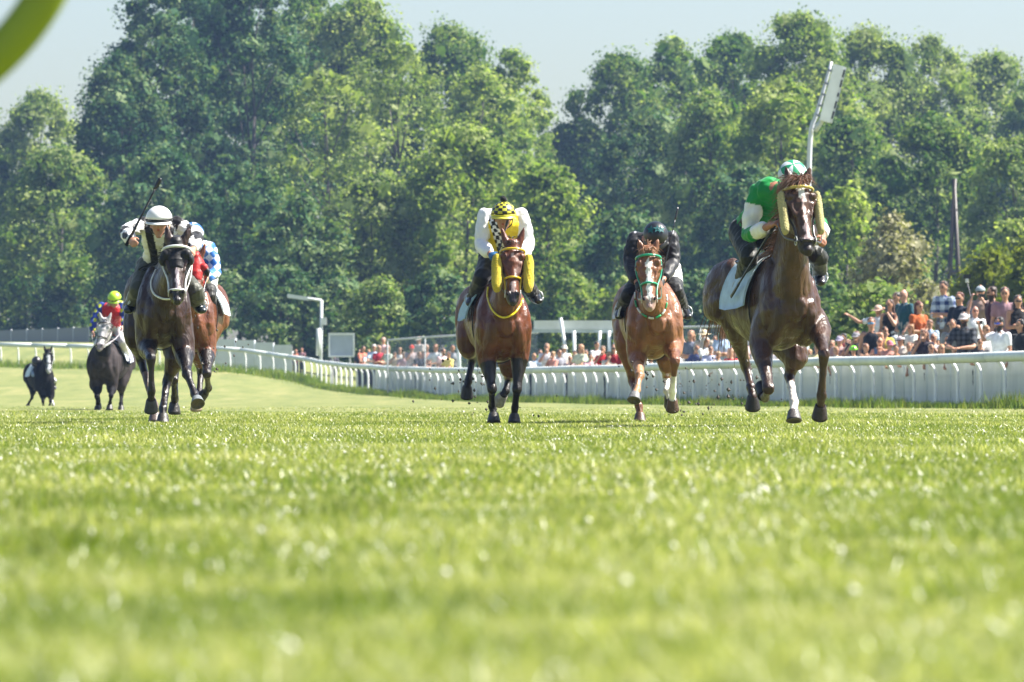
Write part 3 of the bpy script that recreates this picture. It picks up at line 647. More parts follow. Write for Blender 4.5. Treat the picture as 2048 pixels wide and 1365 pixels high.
def horse(sp):
    s = sp['s']; D = F / s; ox = sp['ox']; X = (ox - 1024) / F * D; zg = gz(X, D)
    name = sp.get('name', 'horse')
    root = thing(name, (X, D, zg), sp['label'], 'horse', 'race horses')
    O = V((X, D, zg))
    def L_(px, py, dy): return P(px, py, D + dy) - O
    body = sp['body']; leg = sp['leg']; k = sp.get('bulk', 1.0); yaw = R(sp['yaw']); hs = sp.get('hs', 1.0)
    zs = L_(ox, sp['cb'], -.6).z                    # sternum height
    zoff = zs - .66
    cw = sp.get('cw', 1.0)
    piv = V((0, -.6, 0))
    def B(x, y, z):                                 # body frame -> local
        q = V((x, y, 0)) - piv; c_, s_ = math.cos(yaw), math.sin(yaw); q = V((q.x * c_ - q.y * s_, q.x * s_ + q.y * c_, 0)) + piv
        return V((q.x, q.y, z + zoff))
    bx = (math.cos(yaw), math.sin(yaw), 0)
    S_ = Sculpt()
    belly = sp.get('belly', body)
    T = [(-.80, 1.02, .10, .12), (-.74, 1.03, .19, .24), (-.58, 1.06, .235, .355), (-.38, 1.065, .25, .395), (-.12, 1.05, .285, .375), (.2, 1.07, .30, .35), (.5, 1.12, .285, .32), (.78, 1.16, .265, .29), (.97, 1.12, .19, .22), (1.05, 1.1, .10, .12)]
    T = [(y, z, a * cw, b_) for (y, z, a, b_) in T]
    S_.tube([(B(0, y, z), a, b_, body) for (y, z, a, b_) in T], side=bx, n=20, sub=5)
    # breast, shoulder, haunch muscles
    for sx in (-1, 1):
        S_.tube([(B(sx * .10 * cw, -.60, 1.2), .09, .11, body), (B(sx * .115 * cw, -.72, 1.03), .09, .12, body), (B(sx * .145 * cw, -.66, .90), .085, .12, body), (B(sx * .165 * cw, -.54, .80), .09, .12, body)], side=bx, sub=3)
        S_.tube([(B(sx * .10, -.40, 1.36), .06, .12, body), (B(sx * .185 * cw, -.52, 1.18), .08, .15, body), (B(sx * .205 * cw, -.62, 1.0), .088, .13, body), (B(sx * .19 * cw, -.50, .86), .09, .13, body)], side=bx, sub=3)
        S_.tube([(B(sx * .13, .55, 1.33), .10, .14, body), (B(sx * .19, .75, 1.2), .12, .22, body), (B(sx * .20, .80, 1.02), .11, .2, body)], side=bx, sub=3)
        pass
    # head frame
    pol = L_(*sp['poll'], sp.get('pdy', -1.28)); muz = L_(*sp['muz'], sp.get('mdy', -1.52))
    a = muz - pol; HL = a.length; a.normalize(); hy = R(sp.get('turn', 0))
    S3 = V((math.cos(hy), math.sin(hy), 0)); tilt = sp.get('tilt', 0); S3 = (S3 - a * S3.dot(a)).normalized(); Nn = a.cross(S3).normalized()
    if Nn.y > 0: Nn = -Nn
    H = [(-.06, .055, .08), (.0, .078, .10), (.10, .098, .125), (.22, .106, .15), (.33, .104, .158), (.44, .086, .145), (.56, .068, .115), (.68, .058, .090), (.80, .057, .077), (.90, .060, .068), (.97, .052, .056), (1.02, .036, .04)]
    hc = sp.get('headcol', body); mc = sp.get('muzcol', leg)
    def hcen(t_, d=None):
        for (t0, w0, d0), (t1, w1, d1) in zip(H, H[1:]):
            if t0 <= t_ <= t1: f = (t_ - t0) / (t1 - t0); return lerp(w0, w1, f) * hs, lerp(d0, d1, f) * hs
        return (H[0] if t_ < 0 else H[-1])[1] * hs, (H[0] if t_ < 0 else H[-1])[2] * hs
    def hp(t_, u=0, n_=0): return pol + a * (t_ * HL) + S3 * u + Nn * n_          # n_=0 on the front line of the face
    S_.tube([(hp(t_, 0, -d * hs), w_ * hs, d * hs, hc if t_ < .83 else mc) for (t_, w_, d) in H], side=S3, n=16, sub=3)
    for sx in (-1, 1):
        S_.blob(hp(.20, sx * .082 * hs, -.045 * hs), .034 * hs, hc); S_.blob(hp(.27, sx * .088 * hs, -.075 * hs), .034 * hs, hc)   # brow
        S_.tube([(hp(.36, sx * .078 * hs, -.16 * hs), .028 * hs, .085 * hs, hc), (hp(.45, sx * .066 * hs, -.17 * hs), .022 * hs, .07 * hs, hc)], side=S3, sub=2)  # cheek
        S_.tube([(hp(.32, sx * .080 * hs, -.045 * hs), .014 * hs, .014 * hs, hc), (hp(.5, sx * .06 * hs, -.04 * hs), .012 * hs, .012 * hs, hc)], side=S3, sub=2)  # facial crest
        S_.blob(hp(.885, sx * .040 * hs, -.022 * hs), (.026 * hs, .026 * hs, .03 * hs), mc)
        e0 = hp(.0, sx * .050 * hs, -.07 * hs); ed = (V((sx * .30 + sp.get('earlean', 0), .12, 1))).normalized(); el = sp.get('ear', .175) * hs
        S_.tube([(e0 - ed * .03, .030 * hs, .026 * hs, hc), (e0 + ed * el * .2, .034 * hs, .024 * hs, hc), (e0 + ed * el * .5, .034 * hs, .020 * hs, hc), (e0 + ed * el * .8, .019 * hs, .013 * hs, hc), (e0 + ed * el, .007, .006, hc)], side=S3, sub=3)
    S_.blob(hp(.99, 0, -.085 * hs), (.034 * hs, .04 * hs, .026 * hs), mc)
    # neck
    nb = hp(.12, 0, -.17 * hs); nt_ = hp(.0, 0, -.14 * hs)
    w0 = B(0, -.62, 1.16); w1 = B(0, -.36, 1.30); nc_ = sp.get('neckcol', body)
    S_.tube([(nt_, .065, .09, hc), (lerp(nt_, w1, .3), .075, .13, nc_), (lerp(nt_, w1, .65), .085, .17, nc_), (w1, .11, .2, body)], side=(1, 0, 0), sub=4)
    S_.tube([(nb, .075, .10, hc), (lerp(nb, w0, .28) + V((0, 0, -.01)), .098, .16, nc_), (lerp(nb, w0, .6) + V((0, 0, -.03)), .125, .21, nc_), (w0, .185, .27, body)], side=(1, 0, 0), sub=4, n=16)
    # legs
    hoofs = []
    def fore(sx, J, ck=leg, sock=None, ax=None, hc2=(.05, .045, .04)):
        el, kn, fe, ho = [L_(*q) for q in J]
        top = B(sx * .165 * cw, -.52, 1.0); u = (kn - el); sk = sock or ck
        S_.tube([(top, .125, .15, body), (lerp(top, el, .6), .12, .15, body), (lerp(el, kn, .1), .100, .125, body), (lerp(el, kn, .35), .080, .092, body if sp.get('warm') else ck), (lerp(el, kn, .7), .052, .055, ck), (lerp(el, kn, .88), .048, .046, ck), (kn, .053, .050, ck),
                 (lerp(kn, fe, .12), .044, .044, ck), (lerp(kn, fe, .3), .033, .038, ck), (lerp(kn, fe, .65), .031, .040, sk), (lerp(kn, fe, .88), .036, .042, sk), (fe, .043, .047, sk), (lerp(fe, ho, .4), .034, .036, sk), (lerp(fe, ho, .75), .038, .040, sk)], side=(1, 0, 0), n=12, sub=3)
        hoofs.append((lerp(fe, ho, .7), ax or (ho - fe), hc2))
    def hind(sx, J, ck=leg, sock=None, ax=None, hc2=(.05, .045, .04)):
        st, hk, fe, ho = [L_(*q) for q in J]; sk = sock or ck
        top = B(sx * .15, .74, 1.08)
        S_.tube([(top, .15, .22, body), (lerp(top, st, .6), .14, .19, body), (st, .115, .14, body), (lerp(st, hk, .35), .085, .11, body), (lerp(st, hk, .7), .055, .07, body if sp.get('warm') else ck), (lerp(st, hk, .9), .047, .062, ck), (hk, .050, .060, ck),
                 (lerp(hk, fe, .15), .040, .048, ck), (lerp(hk, fe, .5), .034, .040, sk), (lerp(hk, fe, .88), .038, .042, sk), (fe, .045, .048, sk), (lerp(fe, ho, .4), .035, .037, sk), (lerp(fe, ho, .75), .039, .041, sk)], side=(1, 0, 0), n=12, sub=3)
        hoofs.append((lerp(fe, ho, .7), ax or (ho - fe), hc2))
    fore(-1, *sp['FL'][:1], **sp['FL'][1]); fore(1, *sp['FR'][:1], **sp['FR'][1]); hind(-1, *sp['HL'][:1], **sp['HL'][1]); hind(1, *sp['HR'][:1], **sp['HR'][1])
    bf = blazefn((pol, a, S3, Nn, HL), sp.get('marks', []))
    def colfn(co, col, ix):
        # dust and vein-like tonal variation that belongs to the coat; paler belly/flank skin folds
        nz = np.sin(co[:, 0] * 23 + 1.3) * np.sin(co[:, 1] * 17) * np.sin(co[:, 2] * 19 + .4)
        col = col * (1 + .12 * nz)[:, None]
        d_ = sp.get('dapple')
        if d_: n2 = np.array([noise.noise(V(p_) * 14) for p_ in co]); col = col * (1 + 1.0 * np.clip(n2, -.4, .8))[:, None]
        return bf(co, col, ix)
    bo = S_.build('body', M['dull_coat' if s < 120 else 'coat'], root, voxel=sp.get('vox', .0125), smooth=5, colfn=colfn, disp=(sp.get('amp', .0012), 16))
    for c, ax, hc2 in hoofs: hoofmesh('hoof', c, ax, root, hc2, 1.12)
    # eyes, nostrils
    for sx in (-1, 1):
        e = Sculpt(); e.add(*blobmesh(hp(.25, sx * .104 * hs, -.066 * hs), .0195 * hs)); mk('eye', e.v, e.f, M['glass'], root, cols=(.012, .008, .006))
        q = Matrix((S3, a, Nn)).transposed(); e = Sculpt(); e.add(*blobmesh(hp(.885, sx * .048 * hs, -.006 * hs), (.013 * hs, .019 * hs, .007 * hs), q)); mk('nostril', e.v, e.f, M['cloth'], root, cols=(.01, .006, .006))
    # mane + forelock + tail
    mn = sp.get('mane', leg); rts = []; drs = []
    for f in [i / 12 for i in range(13)]:
        p_ = lerp(nt_, w1, f) + V((0, .02, lerp(.10, .2, f) * .95)); rts.append(p_); drs.append(V((sp.get('manex', .5), .6, .5)))
    tufts('mane', rts, drs, mn, root, n=sp.get('manen', 260), ln=sp.get('manel', .16), spread=.4, w_=.005, droop=.7)
    tufts('forelock', [hp(-.03, u * .03, -.03 * hs) for u in (-1, 0, 1)], [V((u * .5 + sp.get('manex', 0) * .5, -.25, .5)) for u in (-1, 0, 1)], mn, root, n=sp.get('fln', 60), ln=sp.get('fll', .09), spread=.4, w_=.005, droop=.8)
    tb = B(0, 1.05, 1.28); tufts('tail', [tb] * 3, [V((sp.get('tailx', -.04), 1, .1)), V((sp.get('tailx', -.04), .9, -.15)), V((0, .9, -.3))], mn, root, n=200, ln=.72, spread=.07, w_=.009, droop=.5)
    # saddle cloth following the back
    TT = [B(0, y, z) for (y, z, _, _) in T]
    def tor(y):
        for q0, q1 in zip(T, T[1:]):
            if q0[0] <= y <= q1[0]: f = (y - q0[0]) / (q1[0] - q0[0]); return [lerp(a_, b_, f) for a_, b_ in zip(q0, q1)]
    def shell(name, y0, y1, amax, off, mat, col, ny=10, na=22, thick=.012, parent=root):
        vs = []; fs = []
        for lay in (0, 1):
            for j in range(ny + 1):
                y = lerp(y0, y1, j / ny); _, z, ra, rb = tor(y)
                for k in range(na + 1):
                    an = lerp(-amax, amax, k / na); am = an * (1 + .10 * (j / ny if name == 'saddle_cloth' else 0)); o_ = off + lay * thick + .004 * math.sin(j * 1.3 + k) * abs(an) / amax + (abs(an) / amax) ** 3 * .035
                    vs.append(B((ra + o_) * math.sin(am), y, z + (rb + o_) * math.cos(am)))
        m_ = (ny + 1) * (na + 1)
        for j in range(ny):
            for k_ in range(na):
                q = j * (na + 1) + k_; fs.append((q, q + 1, q + na + 2, q + na + 1)); fs.append((m_ + q, m_ + q + na + 1, m_ + q + na + 2, m_ + q + 1))
        rim = [k_ for k_ in range(na + 1)] + [j * (na + 1) + na for j in range(1, ny + 1)] + [ny * (na + 1) + k_ for k_ in range(na - 1, -1, -1)] + [j * (na + 1) for j in range(ny - 1, 0, -1)]
        for i in range(len(rim)): x, y = rim[i], rim[(i + 1) % len(rim)]; fs.append((x, y, m_ + y, m_ + x))
        return mk(name, vs, fs, mat, parent, cols=col)
    cc = sp.get('cloth', (.62, .70, .74))
    shell('saddle_cloth', sp.get('clothy', -.16), .38, R(sp.get('clotha', 84)), .024, M['cloth'], cc)
    shell('saddle', -.18, .22, R(40), .035, M['leather'], (.02, .02, .022), thick=.03)
    _, z, ra, rb = tor(-.22); wire('girth', [B((ra + .012) * math.sin(a_), -.22, z + (rb + .012) * math.cos(a_)) for a_ in [2 * math.pi * i / 24 for i in range(25)]], .006, sp.get('girthc', (.06, .06, .06)), M['cloth'], root, side=(0, 1, 0), r2=.006)
    # bridle
    bc = sp['tack']; br = link('bridle', None, root)
    def hring(t_, r, nm, col=bc, mat=M['leather'], a0=0, a1=2 * math.pi, ex=.006, slope=0.0):
        w_, d_ = hcen(t_); cpt = hp(t_, 0, -d_)
        pts_ = ring_pts(cpt, S3, Nn, w_ + ex, d_ + ex, a0, a1, 24)
        pts_ = [p_ + a * (slope * (1 - ((p_ - cpt).dot(Nn) / (d_ + ex))) * -.5) for p_ in pts_]
        return wire(nm, pts_, r, col, mat, br, side=a, n=8, sub=2)
    if sp.get('brow', True):
        hring(.10, .0115 * hs, 'browband', col=sp.get('browc', bc), ex=.012, slope=.06)
        hring(sp.get('noset', .60), .010 * hs, 'noseband', col=sp.get('nosec', bc), ex=.008, slope=.05)
    for sx in (-1, 1):
        cp = []
        for t_ in (.10, .25, .4, .55, .70, .82):
            w_, d_ = hcen(t_); cp.append(hp(t_, sx * (w_ + .010), -d_ * .75))
        wire('cheek_strap', cp, .008 * hs, sp.get('cheekc', bc), M['leather'], br, side=a.cross(Nn), sub=3)
        w_, d_ = hcen(.84); rc = hp(.84, sx * (w_ + .012), -d_ * .9)
        wire('bit_ring', ring_pts(rc, Nn, a, .032 * hs, .032 * hs, n=16), .0045, (.6, .6, .6), M['leather'], br, side=S3, sub=1)
        hand = sp.get('hand' + ('L' if sx < 0 else 'R'))
        if hand:
            hd = L_(*hand); mid = lerp(rc, hd, .5) + V((sx * .02, 0, -.04)); wire('rein', [rc, mid, hd], .009, sp.get('reinc', (.03, .02, .015)), M['leather'], br, sub=4, r2=.004)
        if sp.get('roller'):
            ro = Sculpt(); rr_ = sp.get('rollr', .045)
            t0, t1 = sp.get('rollt', (.16, .66)); ws = [hcen(lerp(t0, t1, q))[0] for q in (0, .33, .66, 1)]
            ro.tube([(hp(lerp(t0, t1, q), sx * (max(ws) + rr_ * .75), -.085 * hs), rr_ * (.8 if q in (0, 1) else 1), rr_ * 1.25, sp['roller']) for q in (0, .15, .5, .85, 1)], side=S3, sub=3)
            ro.build('cheek_roller', M['fleece'], br, voxel=.0075, smooth=0, disp=(.0016, 170))
    if sp.get('hood'):
        hdc = sp['hood']; hd_ = Sculpt()
        hd_.tube([(hp(t_, 0, -d * hs), w_ * hs + .007, d * hs + .007, hdc) for (t_, w_, d) in H if t_ < .5], side=S3, n=16, sub=3)
        for sx in (-1, 1):
            c_ = hp(.27, sx * .112 * hs, -.07 * hs); q = Matrix((S3, a, Nn)).transposed(); hd_.blob(c_, (.036, .055, .06), sp.get('cupc', hdc), rot=q)
            hd_.blob(hp(.20, sx * .080 * hs, -.040 * hs), .045 * hs, hdc)
        hd_.build('hood', M['silk'], root, voxel=.010, smooth=2)
    bvh = BVHTree.FromPolygons([v.co for v in bo.data.vertices], [tuple(p_.vertices) for p_ in bo.data.polygons])
    def onbody(px, py, lift=.012):
        o_ = V((0, 0, EYE)) - O; d_ = (L_(px, py, 0) - o_).normalized(); hit = bvh.ray_cast(o_ + d_ * (D - 4), d_)
        return None if hit[0] is None else hit[0] - d_ * lift
    if sp.get('nstrap'):
        raw = [V((px, py)) for (px, py) in sp['nstrap']]; fine = stations([(V((q.x, q.y, 0)), 1, 1, 0) for q in raw], 6)
        pts_ = [onbody(f[0].x, f[0].y) for f in fine]; pts_ = [p_ for p_ in pts_ if p_ is not None and p_.y > -1.25]
        if len(pts_) > 3:
            if sp.get('dash'):
                for i in range(0, len(pts_) - 3, 4): wire('neck_strap', pts_[i:i + 4], .0105, sp['nstrapc'] if (i // 4) % 2 else (.75, .8, .75), M['leather'], root, sub=2)
            else: wire('neck_strap', pts_, .0105, sp['nstrapc'], M['leather'], root, sub=2)
    return dict(root=root, L=L_, O=O, D=D, B=B, hp=hp)
def blobmesh(c, r, rot=None):
    s = Sculpt(); s.blob(c, r, (0, 0, 0), rot, n=8); return s.v, s.f

# ================================================================ PEOPLE
def hand_tubes(S_, wr, d, nrm, skin, k=1.0, curl=.9, thumbside=1):
    """palm, five unequal bent fingers and a thumb from the side of the palm"""
    d = V(d).normalized(); nrm = V(nrm); nrm = (nrm - d * nrm.dot(d)).normalized(); s = d.cross(nrm).normalized()
    S_.tube([(wr - d * .02, .027 * k, .019 * k, skin), (wr + d * .02 * k, .034 * k, .018 * k, skin), (wr + d * .055 * k, .041 * k, .016 * k, skin), (wr + d * .088 * k, .041 * k, .014 * k, skin)], side=s, n=10, sub=2)
    for i, (o, l) in enumerate(((-.030, .072), (-.010, .082), (.010, .077), (.030, .060))):
        b = wr + d * .085 * k + s * o * k * -thumbside; p = [b]; dd = d.copy()
        for j, f in enumerate((.45, .32, .26)):
            ang = curl * (.55 + .35 * j); q = Matrix.Rotation(ang if True else 0, 3, s); dd = (q @ dd).normalized(); 
            if dd.dot(nrm) < 0 and j == 0: q = Matrix.Rotation(-2 * ang, 3, s); dd = (q @ dd).normalized()
            p.append(p[-1] + dd * l * f * k)
        S_.tube([(p[0] - d * .01, .0098 * k, .0095 * k, skin), (p[1], .0092 * k, .0092 * k, skin), (p[2], .0086 * k, .0086 * k, skin), (p[3], .0072 * k, .0072 * k, skin)], side=s, n=7, sub=1)
    tb = wr + d * .03 * k + s * .030 * k * thumbside; t1 = tb + (s * thumbside * .8 + d * .8 + nrm * .4).normalized() * .035 * k; t2 = t1 + (d * .9 + nrm * .7).normalized() * .030 * k
    S_.tube([(tb - d * .01, .013 * k, .013 * k, skin), (t1, .0108 * k, .0108 * k, skin), (t2, .0085 * k, .0085 * k, skin)], side=nrm, n=7, sub=2)
def limb(a, b, c, ra, rb, rc, r1, r2, col):
    return [(a, ra, ra, col), (lerp(a, b, .35), r1, r1, col), (lerp(a, b, .8), rb * 1.02, rb * 1.02, col), (b, rb, rb, col), (lerp(b, c, .3), r2, r2, col), (lerp(b, c, .75), lerp(r2, rc, .7), lerp(r2, rc, .7), col), (c, rc, rc, col)]
def figure(J, name, loc, label, cat='person', group=None, k=1.0, face=(0, -1, 0), up=(0, 0, 1), skin=(.45, .26, .18), skinfn=None, vox=.014, hands=True, bare=False,
           top=None, sleeve=1.0, topfn=None, sleevecol=None, bottom=None, bottomlen=1.0, shoes=None, boots=None, hair=None, hairlen=0, hat=None, bottom2=None, glasses=None, gloves=None, beard=None, female=False, silk=False, curl=.9, loose=1.0, curlR=None, vox2=None, fat=1.0):
    """J: pel che nek hed, sL eL hL sR eR hR, tL kL aL fL tR kR aR fR (local vectors)"""
    root = thing(name, loc, label, cat, group)
    S_ = Sculpt(); fw = V(face).normalized(); upv = V(up); upv = (upv - fw * upv.dot(fw)).normalized(); sd = fw.cross(upv).normalized(); hd = J['hed']
    acr = (J['sR'] - J['sL']).normalized(); spine = [(J['pel'] - (J['che'] - J['pel']).normalized() * .06 * k, .13 * k * fat, .10 * k * fat), (J['pel'], .155 * k * fat, .115 * k * fat), (lerp(J['pel'], J['che'], .5), .135 * k * fat, .10 * k * fat), (J['che'], .16 * k * fat, .12 * k * fat), (lerp(J['che'], J['nek'], .6), .15 * k, .095 * k), (J['nek'], .07 * k, .065 * k)]
    def torso(inf, col, i0=0): return [(p, a + inf, b + inf, col) for (p, a, b) in spine[i0:]]
    S_.tube(torso(0, skin), side=acr, n=14)
    S_.tube([(J['nek'] - (hd - J['nek']) * .2, .062 * k, .06 * k, skin), (lerp(J['nek'], hd, .4), .054 * k, .056 * k, skin), (lerp(J['nek'], hd, .8), .052 * k, .055 * k, skin)], side=sd)
    h = k
    S_.tube([(hd - upv * .118 * h + fw * .045 * h, .028 * h, .026 * h, skin), (hd - upv * .095 * h + fw * .034 * h, .045 * h, .045 * h, skin), (hd - upv * .06 * h + fw * .018 * h, .060 * h, .070 * h, skin), (hd - upv * .01 * h + fw * .005 * h, .071 * h, .088 * h, skin), (hd + upv * .045 * h, .073 * h, .092 * h, skin), (hd + upv * .085 * h - fw * .004 * h, .060 * h, .075 * h, skin), (hd + upv * .110 * h - fw * .006 * h, .032 * h, .042 * h, skin)], side=sd, n=14, sub=3)
    S_.tube([(hd + upv * .018 * h + fw * .085 * h, .010 * h, .010 * h, skin), (hd - upv * .012 * h + fw * .098 * h, .013 * h, .013 * h, skin), (hd - upv * .028 * h + fw * .100 * h, .017 * h, .012 * h, skin)], side=sd, n=8, sub=2)
    S_.blob(hd + upv * .030 * h + fw * .078 * h, (.05 * h, .012 * h, .010 * h), skin, rot=Matrix((sd, fw, upv)).transposed())
    for q in (-1, 1): S_.blob(hd + sd * q * .076 * h - upv * .004 * h, (.010 * h, .020 * h, .030 * h), skin, rot=Matrix((sd, fw, upv)).transposed())
    lip = tuple(x * .62 for x in skin)
    S_.blob(hd - upv * .058 * h + fw * .082 * h, (.022 * h, .010 * h, .009 * h), (skin[0] * .85, skin[1] * .5, skin[2] * .5), rot=Matrix((sd, fw, upv)).transposed())
    ar = (.056 * k, .040 * k, .028 * k, .050 * k, .041 * k)
    for q, (s_, e_, h_) in ((-1, ('sL', 'eL', 'hL')), (1, ('sR', 'eR', 'hR'))):
        S_.tube(limb(J[s_], J[e_], J[h_], *ar, skin), side=(0, 1, 0), sub=3)
        S_.tube([(lerp(J['che'], J['nek'], .6), .06 * k, .06 * k, skin), (J[s_], .056 * k, .056 * k, skin)], sub=3)
        if hands:
            dd = (J[h_] - J[e_]).normalized(); cu = curl if q < 0 or curlR is None else curlR
            hand_tubes(S_, J[h_], dd, V(J.get('palm', (-q * .6, -.2, -.6))), gloves or skin, k * 1.0, cu, thumbside=-q)
    for t_, k_, a_, f_ in (('tL', 'kL', 'aL', 'fL'), ('tR', 'kR', 'aR', 'fR')):
        if t_ not in J: continue
        S_.tube(limb(J[t_], J[k_], J[a_], .098 * k, .060 * k, .040 * k, .090 * k, .060 * k, skin), side=(1, 0, 0), sub=3)
        S_.tube([(J[a_] + (J[f_] - J[a_]) * -.25, .035 * k, .03 * k, skin), (J[a_], .042 * k, .04 * k, skin), (lerp(J[a_], J[f_], .6), .045 * k, .03 * k, skin), (J[f_], .038 * k, .022 * k, skin)], sub=2)
    def facecol(co, col, ix):
        q = co - np.array(hd)[None]; u_ = q @ np.array(upv) / h; f_ = q @ np.array(fw) / h; s_ = q @ np.array(sd) / h
        front = (f_ > .045) & (f_ < .13) & (np.abs(s_) < .08)
        ey = front & (np.abs(np.abs(s_) - .030) < .017) & (np.abs(u_ - .012) < .010); col[ey] = (.03, .02, .015)
        eb = front & (np.abs(np.abs(s_) - .032) < .022) & (np.abs(u_ - .036) < .006); col[eb] = col[eb] * .35
        if beard is not None: bd = (u_ < -.028) & (u_ > -.15) & (f_ > -.02) & (np.abs(s_) < .085) & (f_ < .14) & ~(front & (np.abs(s_) < .02) & (np.abs(u_ + .058) < .007)); col[bd] = beard
        return col
    S_.build('body', M['skin'], root, voxel=vox, smooth=1 if vox < .01 else 1, colfn=facecol)
    v2 = vox2 or vox * 1.15; cm_ = M['silk'] if silk else M['cloth']
    if top is not None:
        G = Sculpt(); inf = .016 * loose * k
        tl = torso(inf, top); tl[-1] = (tl[-1][0] - (J['nek'] - J['che']).normalized() * .015 * k, .078 * k, .074 * k, top)
        if bottomlen == 'dress': pass
        G.tube(tl, side=acr, n=16)
        if female: 
            for q in (-1, 1): G.blob(J['che'] + acr * q * .07 * k + fw * .09 * k + V((0, 0, -.0)), .068 * k, top)
        if sleeve > 0:
            for s_, e_, h_ in (('sL', 'eL', 'hL'), ('sR', 'eR', 'hR')):
                G.tube([(lerp(J['che'], J['nek'], .55), .07 * k, .07 * k, top), (J[s_], .058 * k + inf * .4, .058 * k + inf * .4, (sleevecol or [top])[0])], sub=3)
                sc_ = sleevecol or [top]; pts_ = []
                N_ = 11
                for i in range(N_ + 1):
                    f = i / N_ * 2
                    if f > sleeve * 2 + 1e-6: break
                    if f <= 1: p_ = lerp(J[s_], J[e_], f); r_ = lerp(.058, .043, f)
                    else: p_ = lerp(J[e_], J[h_], f - 1); r_ = lerp(.045, .030, f - 1)
                    bulge = (.010 * math.sin(math.pi * min(1, max(0, (f % 1)))) if sleeve > .6 else 0)
                    r_ = (r_ + bulge) * k + inf * (.9 if sleeve > .6 else 1.1); cidx = min(len(sc_) - 1, int(f / 2 * len(sc_))); pts_.append((p_, r_, r_, sc_[cidx]))
                G.tube(pts_, side=(0, 1, 0), sub=3)
        G.build('jacket' if silk else 'shirt', cm_, root, voxel=v2, smooth=1, colfn=topfn, disp=(.0035 * k, 22) if silk else (.003, 18))
    if bottom is not None:
        G = Sculpt(); inf = .012 * k * loose
        G.tube([(spine[0][0], spine[0][1] + inf, spine[0][2] + inf, bottom), (spine[1][0], spine[1][1] + inf, spine[1][2] + inf, bottom), (lerp(J['pel'], J['che'], .32), .14 * k * fat + inf, .108 * k * fat + inf, bottom)], side=acr, n=14)
        for t_, k_, a_ in (('tL', 'kL', 'aL'), ('tR', 'kR', 'aR')):
            if t_ not in J: continue
            G.tube([(lerp(J['pel'], J[t_], .6), .11 * k, .11 * k, bottom), (J[t_], .103 * k + inf, .103 * k + inf, bottom)], sub=2)
            pts_ = []
            for i in range(9):
                f = i / 8 * 2
                if f > bottomlen * 2 + 1e-6: break
                if f <= 1: p_ = lerp(J[t_], J[k_], f); r_ = lerp(.098, .066, f)
                else: p_ = lerp(J[k_], J[a_], f - 1); r_ = lerp(.068, .050, f - 1)
                pts_.append((p_, r_ * k + inf, r_ * k + inf, bottom if bottom2 is None or f < .55 else bottom2))
            G.tube(pts_, side=(1, 0, 0), sub=3)
        G.build('breeches' if silk else 'trousers', cm_, root, voxel=v2, smooth=1, disp=(.0025, 20))
    for a_, f_, k_ in (('aL', 'fL', 'kL'), ('aR', 'fR', 'kR')):
        if a_ not in J: continue
        col = boots or shoes
        if col is None: continue
        G = Sculpt(); cols = col if isinstance(col, list) else [col, col]; ft = J[f_] - J[a_]
        G.tube([(J[a_] - ft * .32 - V((0, 0, .0)), .040 * k, .036 * k, cols[0]), (J[a_] + ft * .1, .052 * k, .05 * k, cols[0]), (lerp(J[a_], J[f_], .65), .053 * k, .040 * k, cols[0]), (J[f_], .045 * k, .030 * k, cols[0])], sub=3)
        if boots is not None: G.tube([(J[a_], .050 * k, .052 * k, cols[0]), (lerp(J[a_], J[k_], .35), .058 * k, .060 * k, cols[0]), (lerp(J[a_], J[k_], .68), .071 * k, .072 * k, cols[0]), (lerp(J[a_], J[k_], .84), .069 * k, .070 * k, cols[-1])], sub=3)
        G.build('boot' if boots is not None else 'shoe', M['leather'], root, voxel=v2, smooth=1)
    Q = Matrix((sd, fw, upv)).transposed()
    if hair is not None:
        G = Sculpt(); G.blob(hd + upv * .060 * h - fw * .024 * h, (.085 * h, .098 * h, .080 * h), hair, rot=Q, n=12)
        G.blob(hd - upv * .02 * h - fw * .045 * h, (.072 * h, .06 * h, .07 * h), hair, rot=Q)
        if hairlen:
            for q in (-1, 0, 1):
                G.tube([(hd + sd * q * .055 * h - fw * .05 * h + upv * .03 * h, .04 * h, .04 * h, hair), (hd + sd * q * .068 * h - fw * .05 * h - V((0, 0, .10)) * h, .038 * h, .036 * h, hair), (hd + sd * q * .07 * h - fw * .055 * h - V((0, 0, .10 + hairlen)), .026 * h, .02 * h, hair)], side=sd, sub=3)
        G.build('hair', M['hair'], root, voxel=vox * 1.0, smooth=1, disp=(.004, 45))
    if glasses is not None:
        pts_ = [hd + upv * .014 * h + (sd * math.sin(a_) * .079 + fw * (math.cos(a_) * .084 + .022)) * h for a_ in [R(x) for x in (-70, -50, -28, -10, 0, 10, 28, 50, 70)]]
        wire('sunglasses' if not silk else 'goggles', pts_, [.006 * h, .010 * h, .021 * h, .017 * h, .009 * h, .017 * h, .021 * h, .010 * h, .006 * h] if not silk else .026 * h, glasses, M['glass'], root, side=upv, r2=.006 * h, sub=2, n=8)
    if hat: hat(root, hd, fw, upv, sd, h)
    return root
